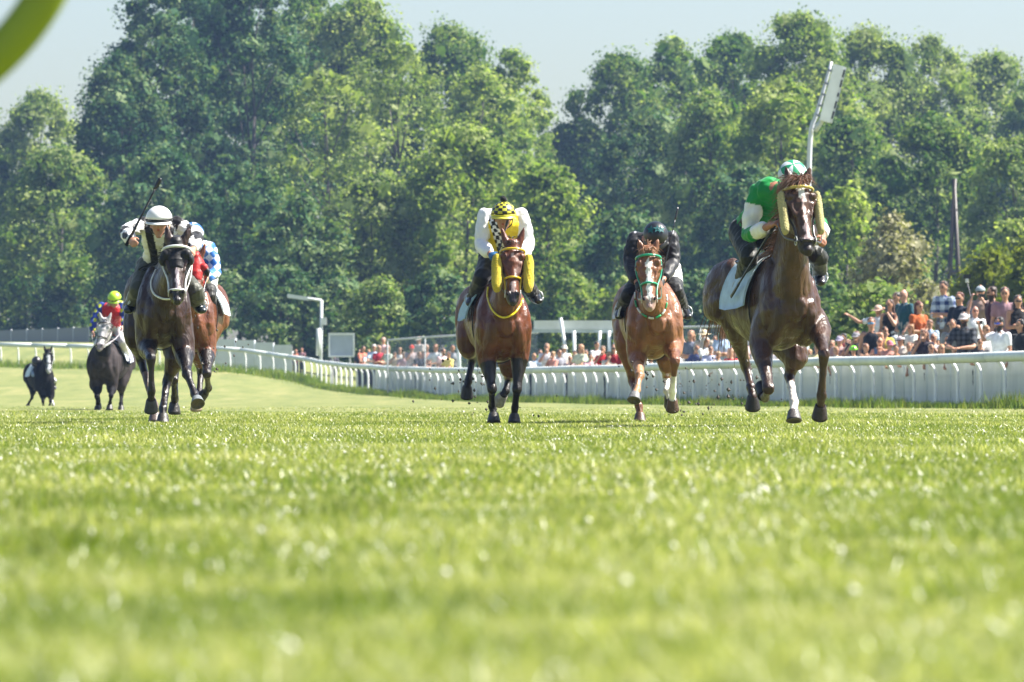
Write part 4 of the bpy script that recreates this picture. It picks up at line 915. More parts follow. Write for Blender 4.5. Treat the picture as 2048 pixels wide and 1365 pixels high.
def dome(name, hd, fw, upv, sd, r, colf, parent, mat, tiltf=0, brim=None, elong=1.1, low=-.25, nl=24, nt=10, off=.02):
    """cap / helmet shell; colf(lon 0..1, lat 0..1 from crown down)"""
    vs = []; fs = []; fc = []; c = hd + upv * off
    for lay in (0, 1):
        rr = r if lay == 0 else r * .93
        for j in range(nt + 1):
            an = lerp(0.06, math.pi / 2 - low, j / nt)
            for i in range(nl):
                b_ = 2 * math.pi * i / nl; vs.append(c + (sd * math.cos(b_) * math.sin(an) + fw * math.sin(b_) * math.sin(an) * elong + upv * math.cos(an) * 1.02) * rr)
    m_ = (nt + 1) * nl
    for j in range(nt):
        for i in range(nl):
            a_, b_ = j * nl + i, j * nl + (i + 1) % nl
            fs.append((a_, a_ + nl, b_ + nl, b_)); fc.append(colf((i + .5) / nl, (j + .5) / nt))
            fs.append((m_ + a_, m_ + b_, m_ + b_ + nl, m_ + a_ + nl)); fc.append((.02, .02, .02))
    fs.append(tuple(range(nl))); fc.append(colf(0, 0))
    for i in range(nl): a_, b_ = nt * nl + i, nt * nl + (i + 1) % nl; fs.append((a_, m_ + a_, m_ + b_, b_)); fc.append((.02, .02, .02))
    return mk(name, vs, fs, mat, parent, fcols=fc)
def peak(name, hd, fw, upv, sd, r, col, parent, ln=.07, wid=60, off=.02, mat=None, el=1.1, h0=-.0):
    vs = []; fs = []
    for lay in (0, 1):
        for j, (rr, dz) in enumerate(((r * .98, .0), (r + ln, -.018))):
            for i in range(13):
                a_ = R(lerp(-wid, wid, i / 12)); taper = math.cos(a_ * 90 / wid * .9) if j else 1
                q = r * .98 + (rr - r * .98) * taper; vs.append(hd + upv * (off + h0 + dz - lay * .006) + (sd * math.sin(a_) + fw * math.cos(a_) * el) * q)
    for i in range(12): fs.append((i, i + 1, 14 + i, 13 + i)); fs.append((26 + i, 39 + i, 40 + i, 27 + i)); fs.append((13 + i, 14 + i, 40 + i, 39 + i))
    return mk(name, vs, fs, mat or M['cloth'], parent, cols=col)
def brimhat(col, band=None, rb=.17):
    def f(root, hd, fw, upv, sd, h):
        dome('hat', hd, fw, upv, sd, .098 * h, lambda a_, b_: col if b_ < .75 else (band or col), root, M['cloth'], off=.03 * h, low=.0, elong=1.12)
        vs = []; fs = []
        for j, (r_, z_) in enumerate(((.093, .03), (rb, .012), (rb, .004), (.093, .022))):
            for i in range(24): a_ = 2 * math.pi * i / 24; vs.append(hd + upv * (z_ + .006 * math.sin(a_ * 3)) * h + (sd * math.cos(a_) + fw * math.sin(a_) * 1.1) * r_ * h)
        for j in range(3):
            for i in range(24): fs.append((j * 24 + i, j * 24 + (i + 1) % 24, (j + 1) * 24 + (i + 1) % 24, (j + 1) * 24 + i))
        mk('hat_brim', vs, fs, M['cloth'], root, cols=col)
    return f
def cap(col, back=False, pk=None):
    def f(root, hd, fw, upv, sd, h):
        dome('cap', hd, fw, upv, sd, .098 * h, lambda a_, b_: col, root, M['cloth'], off=.022 * h, low=.05, elong=1.12)
        peak('cap_peak', hd, -fw if back else fw, upv, sd, .098 * h, pk or col, root, ln=.07 * h, off=.03 * h)
    return f
# ================================================================ THE RACE: horses and jockeys
WHT = (.78, .76, .72)
H4 = dict(label='dark chestnut horse with a white star, leading the race on the right', s=240, ox=1573, yaw=15, cb=703, body=(.098, .052, .031), leg=(.070, .038, .025), warm=True, hs=1.17,
    poll=(1601, 361), muz=(1618, 495), turn=12, pdy=-1.22, mdy=-1.46, mane=(.22, .11, .06), manex=-1.1, manen=330, manel=.20, clothy=-.24, fln=200, fll=.17, ear=.135, muzcol=(.03, .02, .02), cw=.83,
    marks=[(.05, .26, .042, .022, .0, WHT), (.2, .62, .014, .012, .004, (.55, .42, .40)), (.62, .92, .022, .026, .004, (.42, .33, .33))],
    FL=([(1521, 682, -.50), (1537, 778, -.98), (1530, 796, -.62), (1524, 790, -.55)], dict(ax=(0, .8, .35), hc2=(.03, .025, .025))),
    FR=([(1638, 655, -.55), (1648, 708, -1.12), (1643, 792, -.98), (1640, 822, -.90)], dict(ax=(-.05, .55, -.8), hc2=(.035, .022, .018))),
    HL=([(1466, 640, .62), (1492, 735, .95), (1502, 775, .80), (1507, 803, .72)], dict(ax=(0, .5, -.85), hc2=(.03, .022, .02))),
    HR=([(1590, 712, .25), (1579, 752, .30), (1588, 806, -.1), (1587, 831, -.2)], dict(sock=(.62, .58, .54), ax=(0, -.35, -1), hc2=(.11, .10, .10))),
    roller=(.62, .56, .28), rollr=.036, rollt=(.14, .68), tack=(.03, .018, .012), browc=(.55, .45, .12), brow=True, noset=.9, nosec=(.03, .018, .012), cloth=(.50, .62, .72), handL=(1555, 448, -1.0), handR=(1643, 470, -1.0), reinc=(.04, .03, .03), tailx=-.12, clotha=92)
H2 = dict(label='bay horse with bright yellow fleece cheek rollers and a yellow neck strap', s=205, ox=1007, yaw=7, cb=727, body=(.155, .058, .026), leg=(.018, .012, .011), hs=1.06,
    poll=(1026, 487), muz=(1026, 600), turn=2, cw=.91, mane=(.012, .01, .01), manex=0, fln=26, fll=.06, muzcol=(.03, .022, .022), ear=.19, manen=120,
    marks=[(.16, .24, .02, .014, 0, (.5, .36, .32)), (.66, .86, .022, .020, 0, (.42, .32, .30))],
    FL=([(973, 712, -.52), (984, 779, -.70), (984, 812, -.50), (989, 836, -.52)], dict(ax=(0, -.3, -1))),
    FR=([(1040, 700, -.50), (1034, 780, -.62), (1030, 815, -.50), (1028, 838, -.48)], dict(ax=(0, -.3, -1))),
    HL=([(936, 690, .62), (946, 714, .98), (936, 764, .80), (933, 780, .76)], dict(ax=(0, .45, -.85), hc2=(.025, .022, .022))),
    HR=([(1019, 728, .5), (1017, 757, .82), (1012, 782, .62), (1004, 795, .6)], dict(ax=(-.35, .6, -.5), hc2=(.35, .33, .30))),
    roller=(.70, .56, .045), rollr=.052, rollt=(.20, .72), tack=(.62, .46, .03), cloth=(.42, .58, .66), handL=(986, 514, -1.0), handR=(1048, 512, -1.0), reinc=(.02, .02, .02),
    nstrap=[(976, 575), (975, 595), (986, 622), (1005, 635), (1026, 629), (1040, 612), (1045, 598)], nstrapc=(.75, .62, .03))
H3 = dict(label='light chestnut horse with a white blaze, green bridle and green dashed neck strap', s=203, ox=1307, yaw=3.5, cb=722, body=(.26, .125, .062), leg=(.20, .09, .045), warm=True, hs=1.08,
    poll=(1296, 500), muz=(1299, 610), turn=-3, mane=(.40, .22, .12), manex=.2, fln=110, fll=.09, muzcol=(.42, .30, .26), ear=.14, cw=.93,
    marks=[(.13, .95, .024, .026, .0, WHT), (.18, .4, .034, .026, 0, WHT)],
    FL=([(1274, 712, -.54), (1279, 752, -.98), (1274, 780, -1.12), (1268, 792, -1.22)], dict(ck=(.42, .25, .15), ax=(-.12, -.45, -.75), hc2=(.20, .20, .20))),
    FR=([(1346, 692, -.55), (1350, 722, -1.05), (1345, 783, -.85), (1345, 808, -.78)], dict(sock=WHT, ax=(0, .55, -.8), hc2=(.12, .07, .045))),
    HL=([(1252, 690, .62), (1265, 762, .7), (1277, 812, .30), (1281, 836, .25)], dict(ax=(0, -.2, -1), hc2=(.10, .06, .04))),
    HR=([(1335, 720, .50), (1333, 752, .80), (1334, 782, .62), (1340, 800, .58)], dict(sock=WHT, ax=(.1, .6, -.5))),
    tack=(.02, .36, .22), cloth=(.66, .70, .72), handL=(1277, 580, -1.0), handR=(1322, 575, -1.0), reinc=(.02, .15, .1),
    nstrap=[(1270, 586), (1272, 610), (1284, 628), (1304, 637), (1324, 629), (1333, 610), (1333, 588)], nstrapc=(.02, .38, .16), dash=True)
H1 = dict(label='dark bay horse wearing a black eye-cup hood and white bridle, front left', s=212, ox=335, yaw=6.5, cb=700, body=(.062, .033, .022), leg=(.022, .015, .014), warm=False, hs=1.16,
    poll=(352, 482), muz=(354, 596), turn=2, cw=.84, mane=(.02, .015, .013), manex=-.2, fln=10, fll=.05, muzcol=(.035, .028, .028), ear=.165, earlean=.12,
    marks=[(.45, .9, .012, .022, 0.004, (.34, .30, .33))], hood=(.014, .014, .017), cupc=(.01, .01, .012),
    FL=([(294, 692, -.55), (302, 716, -.98), (303, 782, -.95), (302, 810, -.9)], dict(ax=(0, .5, -.85), hc2=(.05, .05, .045))),
    FR=([(368, 702, -.56), (374, 748, -1.0), (389, 788, -1.15), (396, 803, -1.28)], dict(ax=(.18, -.62, -.62), hc2=(.22, .24, .25))),
    HL=([(270, 672, .6), (282, 720, .85), (308, 812, .45), (311, 834, .4)], dict(ax=(0, -.2, -1), sock=(.2, .15, .13), hc2=(.14, .11, .10))),
    HR=([(352, 712, .25), (334, 765, .30), (326, 818, -.05), (326, 836, -.1)], dict(ax=(0, -.2, -1))),
    tack=(.70, .72, .70), browc=(.74, .76, .74), noset=.86, nosec=(.7, .7, .68), cloth=(.68, .73, .74), reinc=(.7, .7, .68), handR=(385, 500, -.9),
    nstrap=[(312, 540), (302, 566), (308, 588), (326, 598), (345, 598)], nstrapc=(.74, .75, .70))
H5 = dict(label='reddish bay horse in a red eye-cup hood, half hidden behind the black-hooded horse', s=186, ox=381, yaw=-3, cb=708, body=(.19, .076, .036), leg=(.03, .02, .017), hs=1.0,
    poll=(392, 512), muz=(396, 612), turn=6, mane=(.02, .015, .012), fln=10, manex=.2, muzcol=(.04, .03, .03), marks=[], hood=(.42, .022, .02), cupc=(.012, .012, .014),
    FL=([(350, 705, -.52), (347, 760, -.9), (349, 795, -.6), (347, 812, -.5)], dict(ax=(0, .2, -1))),
    FR=([(414, 702, -.52), (414, 748, -1.0), (417, 777, -.62), (407, 790, -.5)], dict(ax=(-.5, .5, -.5))),
    HL=([(352, 690, .6), (350, 745, .85), (350, 800, .5), (350, 818, .45)], dict(ax=(0, -.1, -1))),
    HR=([(398, 700, .5), (402, 745, .8), (398, 790, .55), (390, 806, .5)], dict(ax=(0, .4, -.8), hc2=(.4, .32, .25))),
    tack=(.03, .02, .015), cloth=(.66, .74, .80), brow=False)
H6 = dict(label='grey-faced dark horse ridden by the jockey in a neon yellow helmet', s=111, ox=210, yaw=-8, cb=770, body=(.075, .064, .066), leg=(.028, .027, .030), neckcol=(.032, .031, .036), headcol=(.52, .50, .51), muzcol=(.30, .27, .29), hs=1.12,
    poll=(208, 640), muz=(197, 696), turn=-12, mane=(.10, .10, .11), fln=20, vox=.017, dapple=False, marks=[(-.1, .3, .02, .03, .0, (.25, .25, .28))],
    FL=([(194, 775, -.5), (194, 794, -.75), (195, 808, -.55), (195, 815, -.55)], dict(ax=(0, -.2, -1))),
    FR=([(224, 775, -.5), (222, 792, -.78), (220, 806, -.58), (219, 813, -.55)], dict(ax=(0, -.2, -1))),
    HL=([(190, 768, .5), (196, 785, .8), (197, 802, .5), (197, 810, .5)], dict(ax=(0, -.1, -1))),
    HR=([(242, 768, .5), (243, 790, .85), (242, 808, .5), (242, 815, .45)], dict(ax=(0, -.1, -1))),
    tack=(.05, .04, .04), cloth=(.62, .66, .78), handL=(184, 668, -.7), handR=(249, 655, -.7), reinc=(.6, .55, .6),
    nstrap=[(202, 694), (212, 692), (225, 683)], nstrapc=(.72, .74, .76))
H7 = dict(label='small black horse with a white blaze running last, far left', s=76, ox=92, yaw=15, cb=786, body=(.022, .021, .022), leg=(.015, .015, .015), headcol=(.03, .028, .03), hs=1.15, muzcol=(.42, .42, .42),
    poll=(96, 702), muz=(98, 743), turn=4, mane=(.01, .01, .01), fln=10, vox=.022, cw=.9, ear=.18, marks=[(.12, 1.0, .05, .045, 0, (.55, .56, .58))],
    FL=([(86, 790, -.5), (86, 804, -.7), (87, 815, -.55), (88, 821, -.5)], dict(ax=(0, -.2, -1))),
    FR=([(102, 790, -.5), (101, 803, -.7), (99, 813, -.55), (98, 820, -.5)], dict(ax=(0, -.2, -1))),
    HL=([(66, 778, .55), (64, 796, .9), (58, 806, .9), (56, 811, .9)], dict(ax=(-.2, .3, -.8))),
    HR=([(100, 785, .5), (103, 800, .8), (106, 808, .6), (107, 813, .6)], dict(ax=(0, -.1, -1), sock=WHT)),
    tack=(.03, .03, .03), cloth=(.62, .72, .82))
HS = [horse(h) for h in (H4, H2, H3, H1, H5, H6, H7)]
hL4, hL2, hL3, hL1, hL5, hL6, hL7 = HS
def jockey(h, J, label, hat, k=1.0, **kw):
    JJ = {n: (h['L'](*v) if n != 'palm' else v) for n, v in J.items()}
    o = V(h['O'])
    hips = JJ['pel']
    acr = (JJ['sR'] - JJ['sL']).normalized()
    for q, t_ in ((-1, 'tL'), (1, 'tR')):
        if t_ not in JJ: JJ[t_] = hips + acr * q * .11 * k + V((0, -.03, -.03))
    if 'nek' not in JJ: JJ['nek'] = lerp(lerp(JJ['sL'], JJ['sR'], .5), JJ['hed'], .35)
    root = figure(JJ, 'jockey', o, label, 'jockey', 'jockeys riding in the race', k=k, hat=hat, silk=True, hands=True, curl=1.25, vox=kw.pop('vox', .0095), vox2=kw.pop('vox2', .0105), **kw)
    return root, JJ
def helm(colf, r=.125, pk=None, bob=None, band=None, nl=24, nt=8, scale=1.0):
    def f(root, hd, fw, upv, sd, h):
        rr = r * scale
        dome('helmet', hd, fw, upv, sd, rr, colf, root, M['shell'], off=.030, low=.12, elong=1.12, nl=nl, nt=nt)
        peak('helmet_peak', hd, fw, upv, sd, rr, pk or (.02, .02, .02), root, ln=.035, wid=70, off=.022, mat=M['shell'])
        if band: 
            pts_ = ring_pts(hd + upv * .028, sd, fw, rr * 1.0, rr * 1.12); wire('helmet_band', pts_, .0085, band, M['silk'], root, side=upv, r2=.003, sub=2)
        if bob: 
            e = Sculpt(); e.blob(hd + upv * (rr + .050), .034, bob); e.build('bobble', M['fleece'], root, voxel=.006, smooth=1, disp=(.002, 120))
        for q in (-1, 1): wire('chin_strap', [hd + sd * q * .088 + upv * .0, hd + sd * q * .078 - upv * .07 + fw * .02, hd - upv * .125 + fw * .045], .006, (.02, .02, .02), M['leather'], root, side=fw, sub=3)
    return f
def star_at(name, c, nrm, upv, r, col, parent):
    nrm = nrm.normalized(); u = (upv - nrm * upv.dot(nrm)).normalized(); s = u.cross(nrm); vs = []
    for i in range(10):
        a_ = math.pi * i / 5; rr = r if i % 2 == 0 else r * .42; vs.append(c + u * rr * math.cos(a_) + s * rr * math.sin(a_))
    vs += [v - nrm * .004 for v in vs]; fs = [tuple(range(10)), tuple(range(19, 9, -1))] + [(i, (i + 1) % 10, 10 + (i + 1) % 10, 10 + i) for i in range(10)]
    return mk(name, vs, fs, M['silk'], parent, cols=col, smooth=False)
# --- leader: green and white
GR = (.010, .30, .075); WS = (.80, .80, .80)
def t4(co, col, ix): return col
j4, J4 = jockey(hL4, dict(hed=(1585, 358, -.74), che=(1545, 392, -.38), pel=(1506, 462, .12), sL=(1514, 386, -.42), eL=(1495, 474, -.42), hL=(1545, 449, -.86), sR=(1592, 402, -.50), eR=(1640, 448, -.5), hR=(1646, 476, -.88),
    kL=(1498, 515, -.28), aL=(1482, 566, .12), fL=(1478, 588, -.06), kR=(1636, 512, -.25), aR=(1640, 548, .10), fR=(1641, 566, -.06)),
    'crouching jockey in green and white hooped silks on the leading horse', helm(lambda a_, b_: (.62, .66, .68) if (int(a_ * 8) % 2) ^ (b_ > .62) else (.02, .32, .16), pk=(.05, .3, .15)), face=(-.05, -.72, -.68), up=(0, -.65, .7),
    top=GR, sleevecol=[GR, WS, WS, GR, GR, WS, WS], sleeve=.88, bottom=(.035, .037, .03), boots=[(.02, .022, .035), (.02, .02, .03)], skin=(.42, .22, .15), vox=.009)
# --- yellow
YL = (.80, .62, .035)
def t2(co, col, ix):
    q = co - np.array(J2c)[None]; tor = (np.abs(col[:, 1] - YL[1]) < .02)
    band = tor & (np.abs(q[:, 0] + .085 - (q[:, 2]) * -.30) < .040)
    chk = (np.floor((q[:, 0] - q[:, 2] * -.3) / .035) + np.floor(q[:, 2] / .035)) % 2 == 0
    col[band] = (.78, .78, .78); col[band & chk] = (.012, .012, .014)
    return col
J2c = hL2['L'](1008, 458, -.45)
j2, J2 = jockey(hL2, dict(hed=(1007, 435, -.76), che=(1007, 464, -.35), pel=(1001, 516, .02), sL=(972, 431, -.40), eL=(961, 490, -.46), hL=(981, 509, -.82), sR=(1042, 431, -.40), eR=(1056, 490, -.46), hR=(1044, 512, -.82),
    kL=(964, 556, -.34), aL=(946, 597, .02), fL=(940, 608, -.14), kR=(1048, 560, -.34), aR=(1068, 592, .02), fR=(1077, 603, -.15)),
    'jockey in a yellow bodice with white sleeves and black and yellow chequered cap', helm(lambda a_, b_: (.012, .012, .014) if (int(a_ * 16 + .001) + int(b_ * 8 / 1.3)) % 2 else (.55, .52, .05), r=.122, pk=(.65, .6, .10), bob=(.012, .012, .012), band=(.66, .60, .08), nl=32, nt=12),
    face=(-.08, -.98, -.13), up=(0, -.13, .98), top=YL, topfn=t2, sleevecol=[WS], sleeve=.92, glasses=(.01, .01, .012), bottom=(.025, .025, .028), boots=(.014, .014, .016), gloves=(.04, .16, .32), skin=(.46, .26, .18), loose=1.35, vox=.009)
# --- black
BK = (.016, .017, .024)
def t3(co, col, ix):
    q = co - np.array(J3c)[None]; sh = (q[:, 2] > .075) & (np.abs(np.abs(q[:, 0]) - .12) < .045); col[sh] = (.015, .07, .09); ln = (q[:, 2] > .06) & (np.abs(np.abs(q[:, 0]) - .185) < .008); col[ln] = (.5, .5, .55); return col
J3c = hL3['L'](1308, 480, -.4)
j3, J3 = jockey(hL3, dict(hed=(1311, 474, -.78), che=(1306, 492, -.36), pel=(1318, 535, .10), sL=(1270, 478, -.40), eL=(1259, 524, -.48), hL=(1274, 566, -.80), sR=(1342, 476, -.40), eR=(1346, 526, -.48), hR=(1326, 560, -.80),
    kL=(1258, 590, -.30), aL=(1244, 620, .06), fL=(1238, 634, -.12), kR=(1351, 585, -.30), aR=(1366, 620, .05), fR=(1376, 634, -.13)),
    'jockey in black silks with a teal star on a black cap, head bowed low', helm(lambda a_, b_: (.014, .015, .022) if int(a_ * 6) % 2 else (.02, .024, .032), r=.122), face=(.02, -.62, -.78), up=(0, -.75, .62),
    top=BK, topfn=t3, sleevecol=[BK], sleeve=.97, bottom=(.72, .72, .72), bottom2=(.016, .016, .018), boots=(.014, .014, .016), gloves=(.02, .022, .02), skin=(.48, .27, .2), loose=1.4, vox=.009)
fw = V((.02, -.62, -.78)).normalized(); upv = V((0, -.75, .62)); upv = (upv - fw * upv.dot(fw)).normalized(); sd = fw.cross(upv)
for (a_, b_) in ((-.25, .2), (.9, .5), (-1.0, .4)):
    n_ = (upv * math.cos(b_ + .35) + sd * math.sin(a_) * .8 + V((0, -1, .2)) * .9).normalized(); star_at('cap_star', J3['hed'] + upv * .030 + n_ * .134, n_, V((0, 0, 1)), .045, (.02, .15, .16), j3)
# --- white and black, whip raised
def t1(co, col, ix):
    q = co - np.array(J1c)[None]; br_ = (np.abs(np.abs(q[:, 0] - .01) - .085 - .02 * np.sin(q[:, 2] * 9)) < .038) & (q[:, 2] > -.22) & (q[:, 2] < .22) & (np.abs(q[:, 1]) < .5)
    col[br_] = (.015, .015, .018)
    arm = (q[:, 0] < -.2) | (q[:, 0] > .24); st_ = arm & (np.sin(q[:, 0] * 38) * np.sin(q[:, 2] * 34 + .6) > .45); col[st_] = (.015, .015, .02)
    return col
J1c = hL1['L'](318, 480, -.4)
j1, J1 = jockey(hL1, dict(hed=(318, 446, -.76), che=(322, 478, -.34), pel=(318, 528, .05), sL=(288, 449, -.40), eL=(250, 464, -.62), hL=(262, 480, -.92), sR=(354, 449, -.40), eR=(392, 474, -.50), hR=(386, 500, -.86),
    kL=(276, 580, -.30), aL=(262, 612, .06), fL=(256, 622, -.12), kR=(392, 585, -.28), aR=(398, 612, .05), fR=(404, 622, -.12)),
    'jockey in white and black silks and white cap raising his whip', helm(lambda a_, b_: (.80, .80, .80), r=.126, pk=(.8, .8, .8), band=(.015, .015, .015)), face=(-.03, -.98, -.15), up=(0, -.15, .98),
    top=(.78, .78, .78), topfn=t1, sleevecol=[(.015, .015, .018), (.78, .78, .78), (.78, .78, .78), (.02, .02, .022), (.78, .78, .78), (.78, .78, .78)], sleeve=.93, glasses=(.01, .01, .012), bottom=(.10, .105, .085), boots=(.02, .03, .035), skin=(.50, .30, .21), loose=1.2, vox=.009)
# --- blue and white, partly hidden
def t5(co, col, ix):
    d = (np.floor(co[:, 0] * 11 + co[:, 2] * 11) + np.floor(co[:, 0] * 11 - co[:, 2] * 11)) % 2 == 0; col[d] = (.62, .68, .80); return col
j5, J5 = jockey(hL5, dict(hed=(385, 474, -.70), che=(396, 508, -.36), pel=(395, 548, .05), sL=(372, 492, -.36), eL=(362, 540, -.45), hL=(378, 560, -.8), sR=(417, 496, -.36), eR=(431, 545, -.45), hR=(412, 558, -.8),
    kL=(360, 590, -.3), aL=(350, 622, .05), fL=(346, 632, -.12), kR=(418, 592, -.28), aR=(426, 618, .05), fR=(432, 628, -.1)),
    'jockey in blue and white diamond silks, mostly hidden behind the white-capped jockey', helm(lambda a_, b_: (.62, .68, .80) if int(a_ * 8) % 2 else (.03, .16, .42)), face=(0, -.8, -.6), up=(0, -.5, .85),
    top=(.035, .18, .50), topfn=t5, sleevecol=[(.035, .18, .50)], sleeve=.95, bottom=(.68, .68, .68), bottom2=(.03, .03, .03), boots=(.02, .02, .022), skin=(.46, .28, .2), loose=1.3)
# --- red vest, neon helmet
def t6(co, col, ix):
    blue = col[:, 2] > .2; c_ = np.sin(co[:, 0] * 40 + 1) * np.sin(co[:, 2] * 36) > .35; col[blue & c_] = (.50, .55, .05); return col
j6, J6 = jockey(hL6, dict(hed=(229, 600, -.70), che=(223, 626, -.36), pel=(226, 656, .02), sL=(203, 612, -.36), eL=(187, 640, -.45), hL=(185, 664, -.6), sR=(242, 610, -.36), eR=(250, 636, -.42), hR=(247, 654, -.66),
    kL=(196, 690, -.3), aL=(190, 716, .05), fL=(184, 724, -.12), kR=(246, 686, -.28), aR=(254, 714, .05), fR=(259, 728, -.1)),
    'jockey in a red bodice with blue starred sleeves and a neon yellow helmet', helm(lambda a_, b_: (.48, .72, .05), pk=(.4, .6, .05)), face=(-.05, -.88, -.42), up=(0, -.4, .9),
    top=(.50, .012, .025), topfn=t6, sleevecol=[(.02, .06, .32)], sleeve=.95, bottom=(.70, .68, .70), bottomlen=.9, boots=(.02, .03, .05), skin=(.46, .28, .22), loose=1.2, vox=.013, vox2=.014)
# --- last jockey, leaning far out
j7, J7 = jockey(hL7, dict(hed=(73, 725, -.35), che=(78, 738, -.05), pel=(86, 752, .30), sL=(68, 736, -.1), eL=(66, 750, -.3), hL=(78, 752, -.5), sR=(88, 730, -.1), eR=(100, 742, -.3), hR=(96, 748, -.6),
    kL=(70, 764, -.1), aL=(72, 774, .15), fL=(70, 779, 0), kR=(108, 762, -.1), aR=(108, 772, .15), fR=(110, 778, 0)),
    'tiny jockey with a black helmet leaning low over the last horse', helm(lambda a_, b_: (.012, .012, .015), r=.13), face=(-.1, -.7, -.7), up=(0, -.6, .8),
    top=(.30, .38, .52), sleevecol=[(.30, .38, .52)], sleeve=.95, bottom=(.6, .6, .62), bottomlen=.6, boots=(.02, .02, .02), vox=.018, vox2=.019)
# --- whips
def whip(h, a_, b_, label, r=.011, fl=.018):
    p0, p1 = h['L'](*a_), h['L'](*b_); rt = thing('whip', h['O'], label, 'whip')
    d = (p1 - p0); wire('shaft', [p0 + d * .16, lerp(p0, p1, .5), p0 + d * .84], [r, r * .8, r * .7], (.012, .012, .014), M['leather'], rt, sub=3)
    wire('grip', [p0, p0 + d * .08, p0 + d * .165], [r * 1.3, r * 1.25, r * 1.2], (.02, .02, .022), M['cloth'], rt, sub=2)
    wire('flap', [p0 + d * .83, p0 + d * .92, p1], [fl * .8, fl, fl * .9], (.012, .012, .014), M['leather'], rt, sub=2, r2=.008)
whip(hL1, (252, 492, -.93), (321, 357, -.93), 'black whip raised beside the white cap', r=.013, fl=.020)
whip(hL3, (1322, 562, -.90), (1356, 415, -.72), 'thin black whip sticking up from the black-clad jockey', r=.007, fl=.013)
whip(hL4, (1556, 440, -.92), (1462, 594, -.15), 'dark whip pointing down along the leading horse shoulder', r=.012, fl=.019)
whip(hL2, (993, 520, -.93), (1016, 440, -.90), 'short black whip held upright before the yellow bodice', r=.009, fl=.013)
# irons
for h, JJ in ((hL4, J4), (hL2, J2), (hL3, J3), (hL1, J1)):
    for q in ('L', 'R'):
        a_ = JJ['a' + q]; f_ = lerp(a_, JJ['f' + q], .6); c_ = f_ + V((0, 0, .02))
        st_ = link('stirrup', None, h['root']); wire('iron', ring_pts(c_, V((1, 0, 0)), V((0, .2, 1)).normalized(), .062, .066, n=16), .006, (.6, .62, .64), M['leather'], st_, side=(0, 1, 0), sub=1)
        wire('strap', [c_ + V((0, 0, .065)), lerp(c_, JJ['k' + q], .5) + V((0, .1, .05)), JJ['pel'] + V((0, 0, -.12))], .010, (.05, .03, .02), M['leather'], st_, sub=2, r2=.004)
# flying bits of turf
vs = []; fs = []
for i in range(320):
    cx, cy, dd = random.choice([(960, 800, 56), (1350, 790, 56), (1490, 770, 48.5), (1320, 760, 55), (420, 700, 55), (940, 740, 57), (1400, 790, 54)])
    c_ = P(cx + random.gauss(0, 45), cy + random.gauss(0, 32), dd + random.uniform(-.6, 1.2)); r_ = random.choice((.003, .005, .008, .012, .018)); b0 = len(vs)
    if c_.z < .05: continue
    for d in ((1, 0, 0), (-.8, .3, .2), (0, 1, 0), (.1, -1, 0), (0, 0, 1.2), (0, .2, -1)): vs.append(c_ + V(d) * r_ * random.uniform(.5, 1.3))
    for f in ((0, 2, 4), (2, 1, 4), (1, 3, 4), (3, 0, 4), (2, 0, 5), (1, 2, 5), (3, 1, 5), (0, 3, 5)): fs.append(tuple(b0 + k_ for k_ in f))
tag(mk('flying_turf', vs, fs, M['bark'], smooth=False), 'crumbs of turf thrown up by the hooves', 'turf', kind='stuff')
